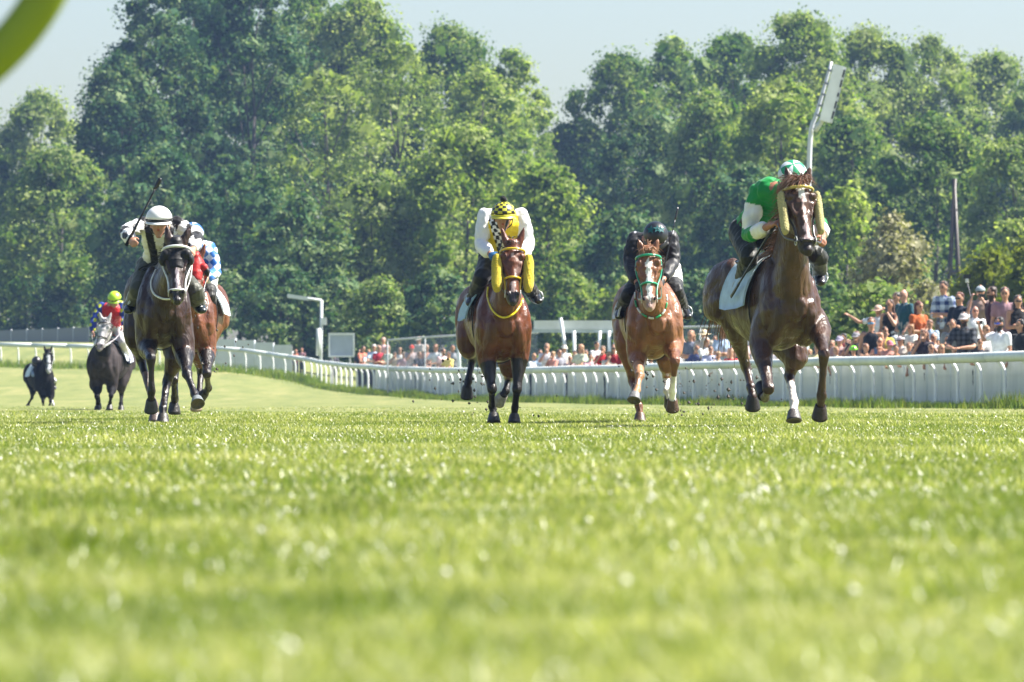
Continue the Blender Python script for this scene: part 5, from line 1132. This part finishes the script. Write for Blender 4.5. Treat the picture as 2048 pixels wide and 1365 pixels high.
# ================================================================ SPECTATORS
def crowd_pos(px, u): return (23.4 + u) / (.129 + (px - 1024) / F)
def spectator(px, py, label, u=.95, pose='stand', yaw=0, Dx=None, hmin=1.30, hmax=1.88, lean=0, dark=None, **kw):
    D = Dx or crowd_pos(px, u); head = P(px, py, D); zg = gz(head.x, D); H = head.z - zg
    Hh = min(hmax, max(hmin, H)); z0 = head.z - Hh; k = Hh / 1.75
    if pose == 'sit': k = .98; z0 = head.z - 1.75 * k
    q = Matrix.Rotation(R(yaw), 3, 'Z')
    def v(x, y, z): return q @ V((x * k, y * k, z * k))
    J = dict(pel=v(0, .02, .95), che=v(0, .0 - lean * .12, 1.27), nek=v(0, .0 - lean * .16, 1.47), hed=v(0, -.02 - lean * .2, 1.63), sL=v(-.185, -lean * .14, 1.41), sR=v(.185, -lean * .14, 1.41),
             eL=v(-.24, .02 - lean * .25, 1.12), hL=v(-.22, -.16 - lean * .3, .92), eR=v(.24, .02 - lean * .25, 1.12), hR=v(.22, -.16 - lean * .3, .92),
             tL=v(-.09, .02, .92), kL=v(-.10, -.01, .5), aL=v(-.11, .04, .08), fL=v(-.12, -.12, .04), tR=v(.09, .02, .92), kR=v(.10, -.01, .5), aR=v(.11, .04, .08), fR=v(.12, -.12, .04))
    palm = (0, .3, -1)
    if pose == 'photo': J.update(eL=v(-.26, -.16, 1.22), hL=v(-.10, -.30, 1.44), eR=v(.26, -.16, 1.22), hR=v(.08, -.30, 1.44))
    if pose == 'photoR': J.update(eR=v(.24, -.2, 1.2), hR=v(.04, -.22, 1.50))
    if pose == 'photoL': J.update(eL=v(-.27, -.18, 1.32), hL=v(-.22, -.36, 1.60))
    if pose == 'point': J.update(eL=v(-.42, -.10, 1.36), hL=v(-.66, -.14, 1.52), eR=v(.22, -.1, 1.12), hR=v(.08, -.22, 1.02))
    if pose == 'cross': J.update(eL=v(-.24, -.04, 1.10), hL=v(.02, -.19, 1.09), eR=v(.24, -.04, 1.10), hR=v(-.04, -.20, 1.14))
    if pose == 'hip': J.update(eL=v(-.30, .10, 1.14), hL=v(-.17, -.06, .99))
    if pose == 'lean': J.update(eL=v(-.26, -.22, 1.12), hL=v(-.08, -.42, 1.10), eR=v(.26, -.22, 1.12), hR=v(.08, -.42, 1.10))
    if pose == 'raise': J.update(eR=v(.22, -.14, 1.62), hR=v(.10, -.2, 1.92), eL=v(-.24, -.05, 1.12), hL=v(-.12, -.22, 1.0))
    if pose == 'raiseL': J.update(eL=v(-.20, -.12, 1.64), hL=v(-.13, -.18, 1.94))
    if pose == 'face': J.update(eL=v(-.20, -.20, 1.20), hL=v(-.03, -.17, 1.48), eR=v(.24, -.2, 1.12), hR=v(.1, -.36, 1.05))
    J['palm'] = palm
    kw.setdefault('skin', (.50, .30, .21)); kw.setdefault('shoes', (.08, .07, .07)); kw.setdefault('bottom', (.08, .09, .13))
    kw.setdefault('sleeve', .28)
    rt = figure(J, 'person', (head.x, D, z0), label, 'person', 'spectators along the rail', k=k, face=q @ V((0, -1, -.08)), vox=kw.pop('vox', .018 if px > 1600 else .022), curl=1.0, **kw)
    return rt, J, V((head.x, D, z0)), q, k
def phone(res, hand, label, col=(.012, .012, .015), up=.06, sz=(.075, .010, .15), horiz=False, nm='phone', cat='phone'):
    rt, J, o, q, k = res; c_ = J[hand] + V((0, -.03, up)); s_ = (sz[2], sz[1], sz[0]) if horiz else sz
    p_ = thing(nm, o + c_, label, cat); Box().box((0, 0, 0), s_, col, q).build('case', M['glass'], p_)
    Box().box(q @ V((s_[0] * .28, -s_[1] * .55 - .004, s_[2] * .3)), (.016, .008, .016), (.1, .1, .12), q).build('lens', M['glass'], p_)
BRN = (.06, .032, .02); DK = (.018, .015, .014); BLD = (.38, .24, .12); GRY = (.30, .29, .28); RED = (.13, .035, .02)
def plaid(c0, c1, sc_):
    def f(co, col, ix):
        a_ = (np.sin(co[:, 0] * sc_) > .1).astype(float) + (np.sin(co[:, 2] * sc_) > .1).astype(float); w_ = (a_ / 2)[:, None]; return np.array(c0)[None] * w_ + np.array(c1)[None] * (1 - w_)
    return f
# people standing on the bank, right
spectator(1757, 611, 'girl in a pale pink sun hat pointing left with an outstretched arm', u=1.9, pose='point', yaw=-20, top=(.72, .74, .78), bottom=(.20, .02, .05), bottomlen=.35, hair=BRN, hat=brimhat((.66, .47, .38)), female=True)
r_ = spectator(1780, 600, 'woman with long brown hair in a black top and pale trousers', u=1.9, pose='photoR', yaw=-35, top=(.02, .018, .022), sleeve=0, bottom=(.52, .56, .62), hair=(.11, .06, .04), hairlen=.22, female=True)
phone(r_, 'hR', 'small phone held by the woman in the black top')
spectator(1794, 586, 'man in a navy T-shirt half hidden behind the bald man', u=2.3, pose='cross', yaw=-50, top=(.025, .04, .08), bottom=(.02, .025, .05), hair=DK)
spectator(1809, 581, 'bald man in a dark teal T-shirt with a hand on his hip', u=2.0, pose='hip', yaw=-55, top=(.02, .10, .14), bottom=(.36, .36, .34), fat=1.1, skin=(.52, .32, .25))
spectator(1837, 604, 'red-haired woman in a rust orange dress', u=2.0, pose='cross', yaw=40, top=(.42, .12, .025), sleeve=.2, bottom=(.42, .12, .025), bottomlen=.5, hair=RED, hairlen=.25, female=True)
spectator(1888, 564, 'tall man in a blue and white plaid shirt and grey trousers', u=2.1, pose='cross', yaw=-40, top=(.05, .08, .2), topfn=plaid((.03, .06, .18), (.55, .62, .72), 34), sleeve=.6, bottom=(.20, .17, .15), hair=BRN, hmax=2.0)
spectator(1920, 586, 'man in sunglasses and a dark navy jacket beside the plaid shirt', u=2.0, pose='cross', yaw=-35, top=(.018, .028, .055), sleeve=.95, bottom=(.02, .025, .05), hair=RED, glasses=(.02, .02, .03))
r_ = spectator(1950, 614, 'shaven-headed person in a white T-shirt raising a selfie stick', u=1.6, pose='raiseL', yaw=10, top=(.75, .77, .80), hair=None, skin=(.55, .33, .26))
rt, J, o, q, k = r_; ss_ = thing('selfie_stick', o, 'thin selfie stick with a black camera held up above the crowd', 'selfie stick'); a_ = J['hL']; b_ = P(1934, 566, o.y) - o
wire('rod', [a_ - V((0, 0, .05)), lerp(a_, b_, .5), b_], .014, (.10, .10, .11), M['plain'], ss_); wire('mount', [b_, b_ + V((0, 0, .09))], .035, (.75, .75, .75), M['plain'], ss_, side=(1, 0, 0)); Box().box(b_ + V((-.0, 0, .13)), (.16, .06, .09), (.015, .015, .02)).build('camera', M['plain'], ss_)
r_ = spectator(1961, 572, 'man in a backwards grey cap and beige shirt filming with a phone', u=2.5, pose='photoR', yaw=-10, top=(.42, .32, .28), bottom=(.3, .25, .2), hair=None, glasses=(.02, .02, .02), hat=cap((.36, .42, .46), back=True), hmax=1.95)
phone(r_, 'hR', 'black phone held to the face of the man in the backwards cap', horiz=True)
spectator(1985, 575, 'bearded man in a dark maroon T-shirt looking left', u=2.2, pose='stand', yaw=-70, top=(.075, .012, .03), hair=BRN, beard=(.05, .028, .018), hmax=1.95)
spectator(2010, 576, 'short-haired man in a dusty pink T-shirt', u=2.3, pose='stand', yaw=-10, top=(.34, .22, .25), hair=(.11, .05, .035), bottom=(.2, .12, .12), hmax=1.95)
spectator(2036, 592, 'woman with long dark hair and sunglasses in a black dress', u=2.0, pose='cross', yaw=5, top=(.015, .014, .016), sleeve=0, hair=(.05, .02, .02), hairlen=.28, glasses=(.015, .012, .012), bottom=(.015, .014, .016), female=True)
spectator(2060, 585, 'person with brown hair cut by the right edge of the picture', u=2.4, top=(.3, .2, .15), hair=BRN)
# front row, right
spectator(1743, 636, 'man in a black tank top and blue mirrored sunglasses', u=.95, pose='stand', yaw=-15, top=(.018, .022, .035), sleeve=0, hair=(.12, .06, .04), glasses=(.05, .30, .55), hmax=1.98)
spectator(1713, 664, 'woman with long brown hair under a grey cap', u=.95, pose='face', yaw=-30, top=(.06, .05, .06), hair=(.16, .07, .04), hairlen=.22, hat=cap((.32, .31, .34)), female=True)
spectator(1707, 694, 'child in a neon green cycling helmet', u=.80, pose='lean', yaw=-10, hmin=1.15, top=(.04, .04, .05), hair=BRN, hat=lambda root, hd, fw, upv, sd, h: dome('helmet', hd, fw, upv, sd, .125 * h, lambda a_, b_: (.03, .05, .03) if (int(a_ * 12) % 3 == 0 and .25 < b_ < .8) else (.28, .70, .06), root, M['shell'], off=.03 * h, low=.0, elong=1.15))
r_ = spectator(1760, 676, 'bald man with bare arms holding up a blue phone', u=.75, pose='photo', yaw=-5, top=(.5, .28, .2), sleeve=0, skin=(.60, .32, .22), hmin=1.2)
phone(r_, 'hL', 'blue phone held up by the bald bare-armed man', col=(.06, .12, .28), up=-.02)
spectator(1779, 681, 'boy in a pink cap bent over the rail', u=.72, pose='lean', yaw=20, hmin=1.15, top=(.5, .28, .24), hair=(.2, .1, .06), hat=cap((.55, .22, .28)))
spectator(1803, 672, 'person in a white cap with a dark peak', u=1.0, yaw=-60, pose='lean', top=(.55, .5, .45), hair=DK, hat=cap((.66, .58, .60), pk=(.03, .03, .04)), hmin=1.2)
spectator(1818, 686, 'sandy-haired person in a tan top behind the rail', u=.72, yaw=-10, pose='lean', top=(.45, .32, .22), hair=(.22, .13, .08), hmin=1.15)
spectator(1849, 660, 'woman with brown hair in a dark top resting her chin on a hand', u=.85, pose='face', yaw=-35, top=(.04, .03, .05), hair=(.22, .12, .08), hairlen=.08, female=True, hmin=1.3)
spectator(1868, 667, 'grey-haired person in a white top', u=1.1, pose='photoR', yaw=-30, top=(.7, .7, .72), hair=(.45, .42, .40))
spectator(1883, 690, 'blond child with shoulder-length hair at the rail', u=.72, pose='lean', yaw=20, hmin=1.1, top=(.6, .35, .28), hair=(.44, .26, .13), hairlen=.12)
spectator(1909, 693, 'curly fair-haired child at the rail beside the blond child', u=.72, pose='lean', yaw=-15, hmin=1.1, top=(.5, .36, .32), hair=(.38, .25, .14))
spectator(1929, 626, 'bearded man in a pale cap, sunglasses and a black checked shirt', u=.9, pose='lean', yaw=-25, top=(.02, .02, .025), topfn=plaid((.015, .016, .02), (.10, .11, .13), 60), sleeve=.4, hair=DK, beard=(.03, .015, .012), glasses=(.04, .03, .25), hat=cap((.55, .50, .50)), hmax=2.0)
r_ = spectator(2000, 636, 'black-bearded man in a white T-shirt and blue sunglasses taking a photo', u=.80, pose='photoL', yaw=-45, top=(.78, .80, .84), hair=DK, beard=(.018, .014, .013), glasses=(.05, .10, .55), fat=1.12, hmax=2.0, skin=(.48, .28, .2))
phone(r_, 'hL', 'black phone held sideways by the man in the white T-shirt', horiz=True)
spectator(2042, 640, 'dark-haired person in black with a backpack strap at the right edge', u=.75, pose='stand', yaw=-60, top=(.02, .022, .03), sleeve=.5, hair=DK, hairlen=.04, fat=1.1)
spectator(1680, 672, 'person in a lavender cap among the front row', u=.9, yaw=-30, pose='lean', top=(.5, .35, .33), hair=BRN, hat=cap((.42, .38, .50)))
spectator(1664, 682, 'person in a pale rose top next to the leading horse', u=.8, yaw=-20, pose='lean', top=(.55, .42, .44), hair=(.3, .2, .13), hmin=1.2)
spectator(1696, 680, 'person in sunglasses between the lavender cap and the grey cap', u=1.0, yaw=-25, pose='face', top=(.35, .22, .2), hair=(.2, .1, .07), glasses=(.02, .02, .02), hmin=1.3)
spectator(1648, 668, 'dark-haired man just right of the leading horse', u=1.0, yaw=-15, top=(.1, .1, .13), hair=DK)
EX = [(1655, 690, .7, 'person in a striped grey top right against the leading horse', (.35, .35, .4), BRN, None), (1672, 694, .65, 'small person in a cream top below the lavender cap', (.6, .55, .45), BLD, None),
 (1688, 668, 1.3, 'person in a dark red shirt behind the lavender cap', (.3, .05, .06), DK, None), (1727, 664, 1.3, 'person in white just left of the black tank top', (.7, .7, .7), BRN, 'long'),
 (1731, 688, .7, 'person in brown crouching beside the neon cycling helmet', (.2, .12, .08), (.25, .13, .08), None), (1792, 690, .65, 'child in an orange top left of the tan top', (.55, .2, .06), BRN, None),
 (1834, 682, .7, 'child in a grey shirt between the tan top and the chin-resting woman', (.35, .36, .38), (.3, .2, .12), None), (1862, 690, .65, 'child in a pale pink shirt left of the blond child', (.6, .42, .42), (.3, .18, .1), None),
 (1897, 672, 1.1, 'person in an olive shirt behind the blond child', (.12, .13, .06), DK, None), (1960, 678, .65, 'person in a dark shirt right of the black checked shirt', (.05, .05, .07), BRN, None),
 (1972, 652, 1.2, 'person in a white top behind the white T-shirt photographer', (.65, .65, .68), (.3, .18, .1), None), (1905, 640, 1.3, 'person in a grey vest behind the fair-haired child', (.3, .32, .34), BRN, None),
 (1860, 640, 1.5, 'man in a pale blue polo shirt below the plaid shirt', (.4, .5, .62), (.2, .1, .06), None), (1770, 655, 1.4, 'person in a yellow top between the tank top and the bald man', (.6, .5, .12), DK, None),
 (1822, 650, 1.5, 'person in a white sun top below the orange dress', (.68, .66, .62), (.35, .2, .1), 'long')]
# middle, behind the leading and the chestnut horses
MID = [
 (1619, 700, .8, 'fair-haired person seen between the leading horse legs', (.6, .5, .45), BLD, None), (1598, 684, 1.0, 'dark-haired person behind the belly of the leading horse', (.2, .2, .3), DK, None),
 (1560, 706, .8, 'person in a peach top seen under the leading horse', (.62, .45, .38), (.3, .2, .12), None), (1540, 690, 1.1, 'person in grey hidden behind the leading horse', (.3, .3, .33), BRN, None),
 (1502, 668, 1.0, 'person with brown hair left of the leading horse hind leg', (.45, .36, .36), BRN, None), (1486, 652, 1.3, 'man in a white T-shirt behind the leading horse flank', (.7, .72, .75), DK, None),
 (1462, 700, .8, 'child in a bright red top near the leading horse hind leg', (.62, .05, .05), (.3, .18, .1), None), (1446, 657, 1.2, 'person in a pale blue shirt left of the leading horse', (.42, .52, .68), (.3, .16, .1), None),
 (1437, 704, .7, 'fair-haired person crouching by the rail below the blue shirt', (.6, .45, .33), (.42, .3, .18), None), (1421, 692, .75, 'dark-haired man in a pale patterned shirt leaning on the rail', (.42, .44, .58), DK, None),
 (1412, 676, .95, 'white-haired person behind the sun hat', (.62, .62, .6), (.55, .5, .44), None), (1408, 660, 1.3, 'person in a large cream sun hat', (.5, .45, .4), (.4, .3, .2), 'hat'),
 (1382, 662, 1.0, 'woman with long fair hair and sunglasses right of the chestnut horse', (.2, .22, .28), (.40, .24, .15), 'long'), (1366, 680, 1.1, 'person in a blue top just right of the chestnut horse', (.15, .2, .35), BRN, None),
 (1330, 700, .8, 'person in a blue and white top seen under the chestnut horse', (.25, .32, .5), BRN, None), (1302, 712, .8, 'person in white crouching behind the chestnut horse legs', (.6, .6, .58), (.4, .3, .2), None),
 (1240, 690, 1.0, 'person in a light blue top at the left of the chestnut horse', (.3, .5, .56), (.3, .15, .1), None), (1228, 690, .8, 'person in a dark red top with sunglasses', (.32, .02, .03), (.28, .15, .1), 'gl'),
 (1206, 693, .8, 'person in a bright red vest leaning over the rail', (.60, .03, .04), (.25, .17, .12), None), (1180, 708, .8, 'person in a pink top left of the red vest', (.55, .35, .38), BRN, None),
 (1162, 690, .8, 'person with curly blond hair in a pale yellow top', (.62, .64, .48), (.46, .28, .17), 'long'), (1140, 712, .7, 'person in a pale top bending down to the rail', (.58, .45, .45), (.5, .36, .3), None),
 (1118, 700, 1.1, 'person in grey between the canopy posts', (.3, .3, .35), BRN, None), (1094, 688, .8, 'person in a white shirt just right of the bay horse', (.68, .66, .68), (.34, .22, .15), None),
]
def crowd_row(rows):
    for i, (px, py, u, lab, tc, hc_, ex) in enumerate(rows):
        kw = {}
        if ex == 'hat': kw['hat'] = brimhat((.66, .58, .42), rb=.19)
        if ex == 'long': kw['hairlen'] = .2
        if ex == 'gl': kw['glasses'] = (.02, .02, .02)
        if ex == 'cap': kw['hat'] = cap((.6, .08, .06))
        if ex == 'wcap': kw['hat'] = cap((.7, .68, .62))
        spectator(px, py, lab, u=u, pose=('lean', 'stand', 'cross', 'face', 'lean')[i % 5], yaw=(-25, 20, -50, 5, 35, -10)[i % 6], top=tc, hair=hc_, hands=True, hmin=1.25, fat=random.uniform(.9, 1.2), **kw)
MORE = [(1395, 690, .8, 'person in a striped navy top below the long-haired woman', (.1, .12, .25), BRN, None), (1354, 696, .75, 'person in a pale grey top beside the chestnut horse knee', (.5, .5, .52), BLD, None),
 (1285, 702, .9, 'person in white seen between the chestnut horse forelegs', (.7, .7, .7), BRN, None), (1218, 704, .65, 'small person in a cream top between the two red tops', (.66, .6, .5), BLD, None),
 (1193, 684, 1.4, 'person in a pale shirt standing behind the red vest', (.6, .6, .62), DK, None), (1172, 700, 1.2, 'person in a mint top right of the curly blond hair', (.45, .6, .52), BRN, None),
 (1150, 702, 1.3, 'person in a lilac top left of the curly blond hair', (.5, .42, .58), BRN, 'long'), (1128, 690, 1.5, 'person in a white cap under the left end of the canopy', (.66, .64, .62), BRN, 'wcap'),
 (1106, 704, .8, 'person in a salmon top right of the white shirt', (.62, .32, .26), BLD, None), (1080, 700, .9, 'person in a pale blue top against the bay horse shoulder', (.42, .52, .64), BRN, None),
 (1068, 708, .7, 'small person in white right behind the bay horse', (.7, .7, .7), BLD, None), (1430, 672, 1.4, 'person in a white shirt behind the pale patterned shirt', (.7, .7, .72), BRN, None),
 (1472, 676, 1.2, 'person in a peach shirt right of the pale blue shirt', (.66, .42, .32), BLD, None), (1516, 690, .8, 'person in a pale top by the leading horse hock', (.62, .58, .55), BLD, None),
 (1580, 672, 1.3, 'person in a white blouse behind the leading horse chest', (.7, .68, .66), BRN, 'long'), (1634, 690, .75, 'child in a light yellow top right of the leading horse forearm', (.66, .6, .35), BLD, None)]
crowd_row(MID); crowd_row(EX); crowd_row(MORE)
FAR = [
 (872, 690, .9, 'person in a white T-shirt, right of the group under the mesh fence', (.72, .74, .74), (.3, .16, .1), None), (853, 690, 1.1, 'person with a bare chest and grey hair beside the white T-shirt', (.5, .3, .24), (.4, .34, .3), None),
 (838, 674, 1.4, 'tall person in a white cap and white shirt', (.62, .56, .54), (.3, .2, .15), 'wcap'), (823, 690, .9, 'person in a red cap and pale top', (.55, .47, .48), BRN, 'cap'),
 (838, 704, .7, 'dark-clothed person in front of the white cap', (.03, .03, .05), (.3, .2, .13), None), (808, 705, .8, 'small person in a pink top', (.6, .42, .44), (.4, .3, .2), None),
 (767, 676, 1.3, 'person in a red and white top standing tallest of the left group', (.66, .46, .46), (.55, .40, .34), None), (758, 692, 1.0, 'person in a deep red shirt', (.42, .04, .07), (.45, .3, .2), None),
 (776, 694, .9, 'person in a pale green top', (.6, .66, .58), (.4, .25, .16), None), (748, 690, .9, 'person in a light blue shirt with white hair', (.46, .56, .68), (.6, .58, .55), None),
 (726, 693, .9, 'dark-haired person in an orange-pink top', (.68, .25, .17), DK, 'long'), (720, 700, 1.2, 'person in black beside the notice board', (.03, .03, .05), DK, None),
 (604, 697, .9, 'person in a dusty pink shirt left of the lamp post', (.42, .24, .27), (.35, .15, .1), None), (592, 700, .9, 'person in a salmon shirt left of the lamp post', (.6, .2, .14), (.6, .25, .15), None),
 (582, 694, .9, 'person in white at the end of the white hoarding', (.7, .7, .7), (.5, .35, .25), None), (668, 706, .8, 'head and shoulders of a person under the notice board', (.1, .1, .12), DK, None),
]
FAR += [(886, 698, .8, 'person in a pink and white top at the right end of the left group', (.66, .5, .5), BRN, None), (800, 696, 1.1, 'person in a white shirt left of the red cap', (.7, .7, .7), BLD, None),
 (790, 704, .8, 'small person in a beige top right of the pale green top', (.6, .5, .4), BRN, None), (737, 700, .8, 'small person in a white top between orange-pink and light blue', (.7, .7, .7), BLD, None),
 (898, 704, .8, 'small person in a yellow top nearest the bay horse hind leg', (.66, .56, .2), BRN, None), (905, 690, 1.3, 'person in a grey shirt under the mesh fence beside the bay horse', (.4, .42, .45), DK, None)]
crowd_row(FAR)
# ================================================================ AIR
bx = Box(); bx.box((0, 275, 29), (1020, 670, 66)); hz = bx.build('haze', M['plain']); hz.data.materials.clear()
hm = bpy.data.materials.new('haze'); hm.use_nodes = True; t = hm.node_tree; t.nodes.clear()
out = t.nodes.new('ShaderNodeOutputMaterial'); pv = t.nodes.new('ShaderNodeVolumePrincipled'); pv.inputs['Color'].default_value = (.38, .58, 1, 1); pv.inputs['Density'].default_value = .0002; pv.inputs['Anisotropy'].default_value = .2
t.links.new(pv.outputs[0], out.inputs['Volume']); hz.data.materials.append(hm); tag(hz, kind='stuff', label='faint bluish summer haze over the whole scene')
bpy.data.scenes.remove(_tmp)
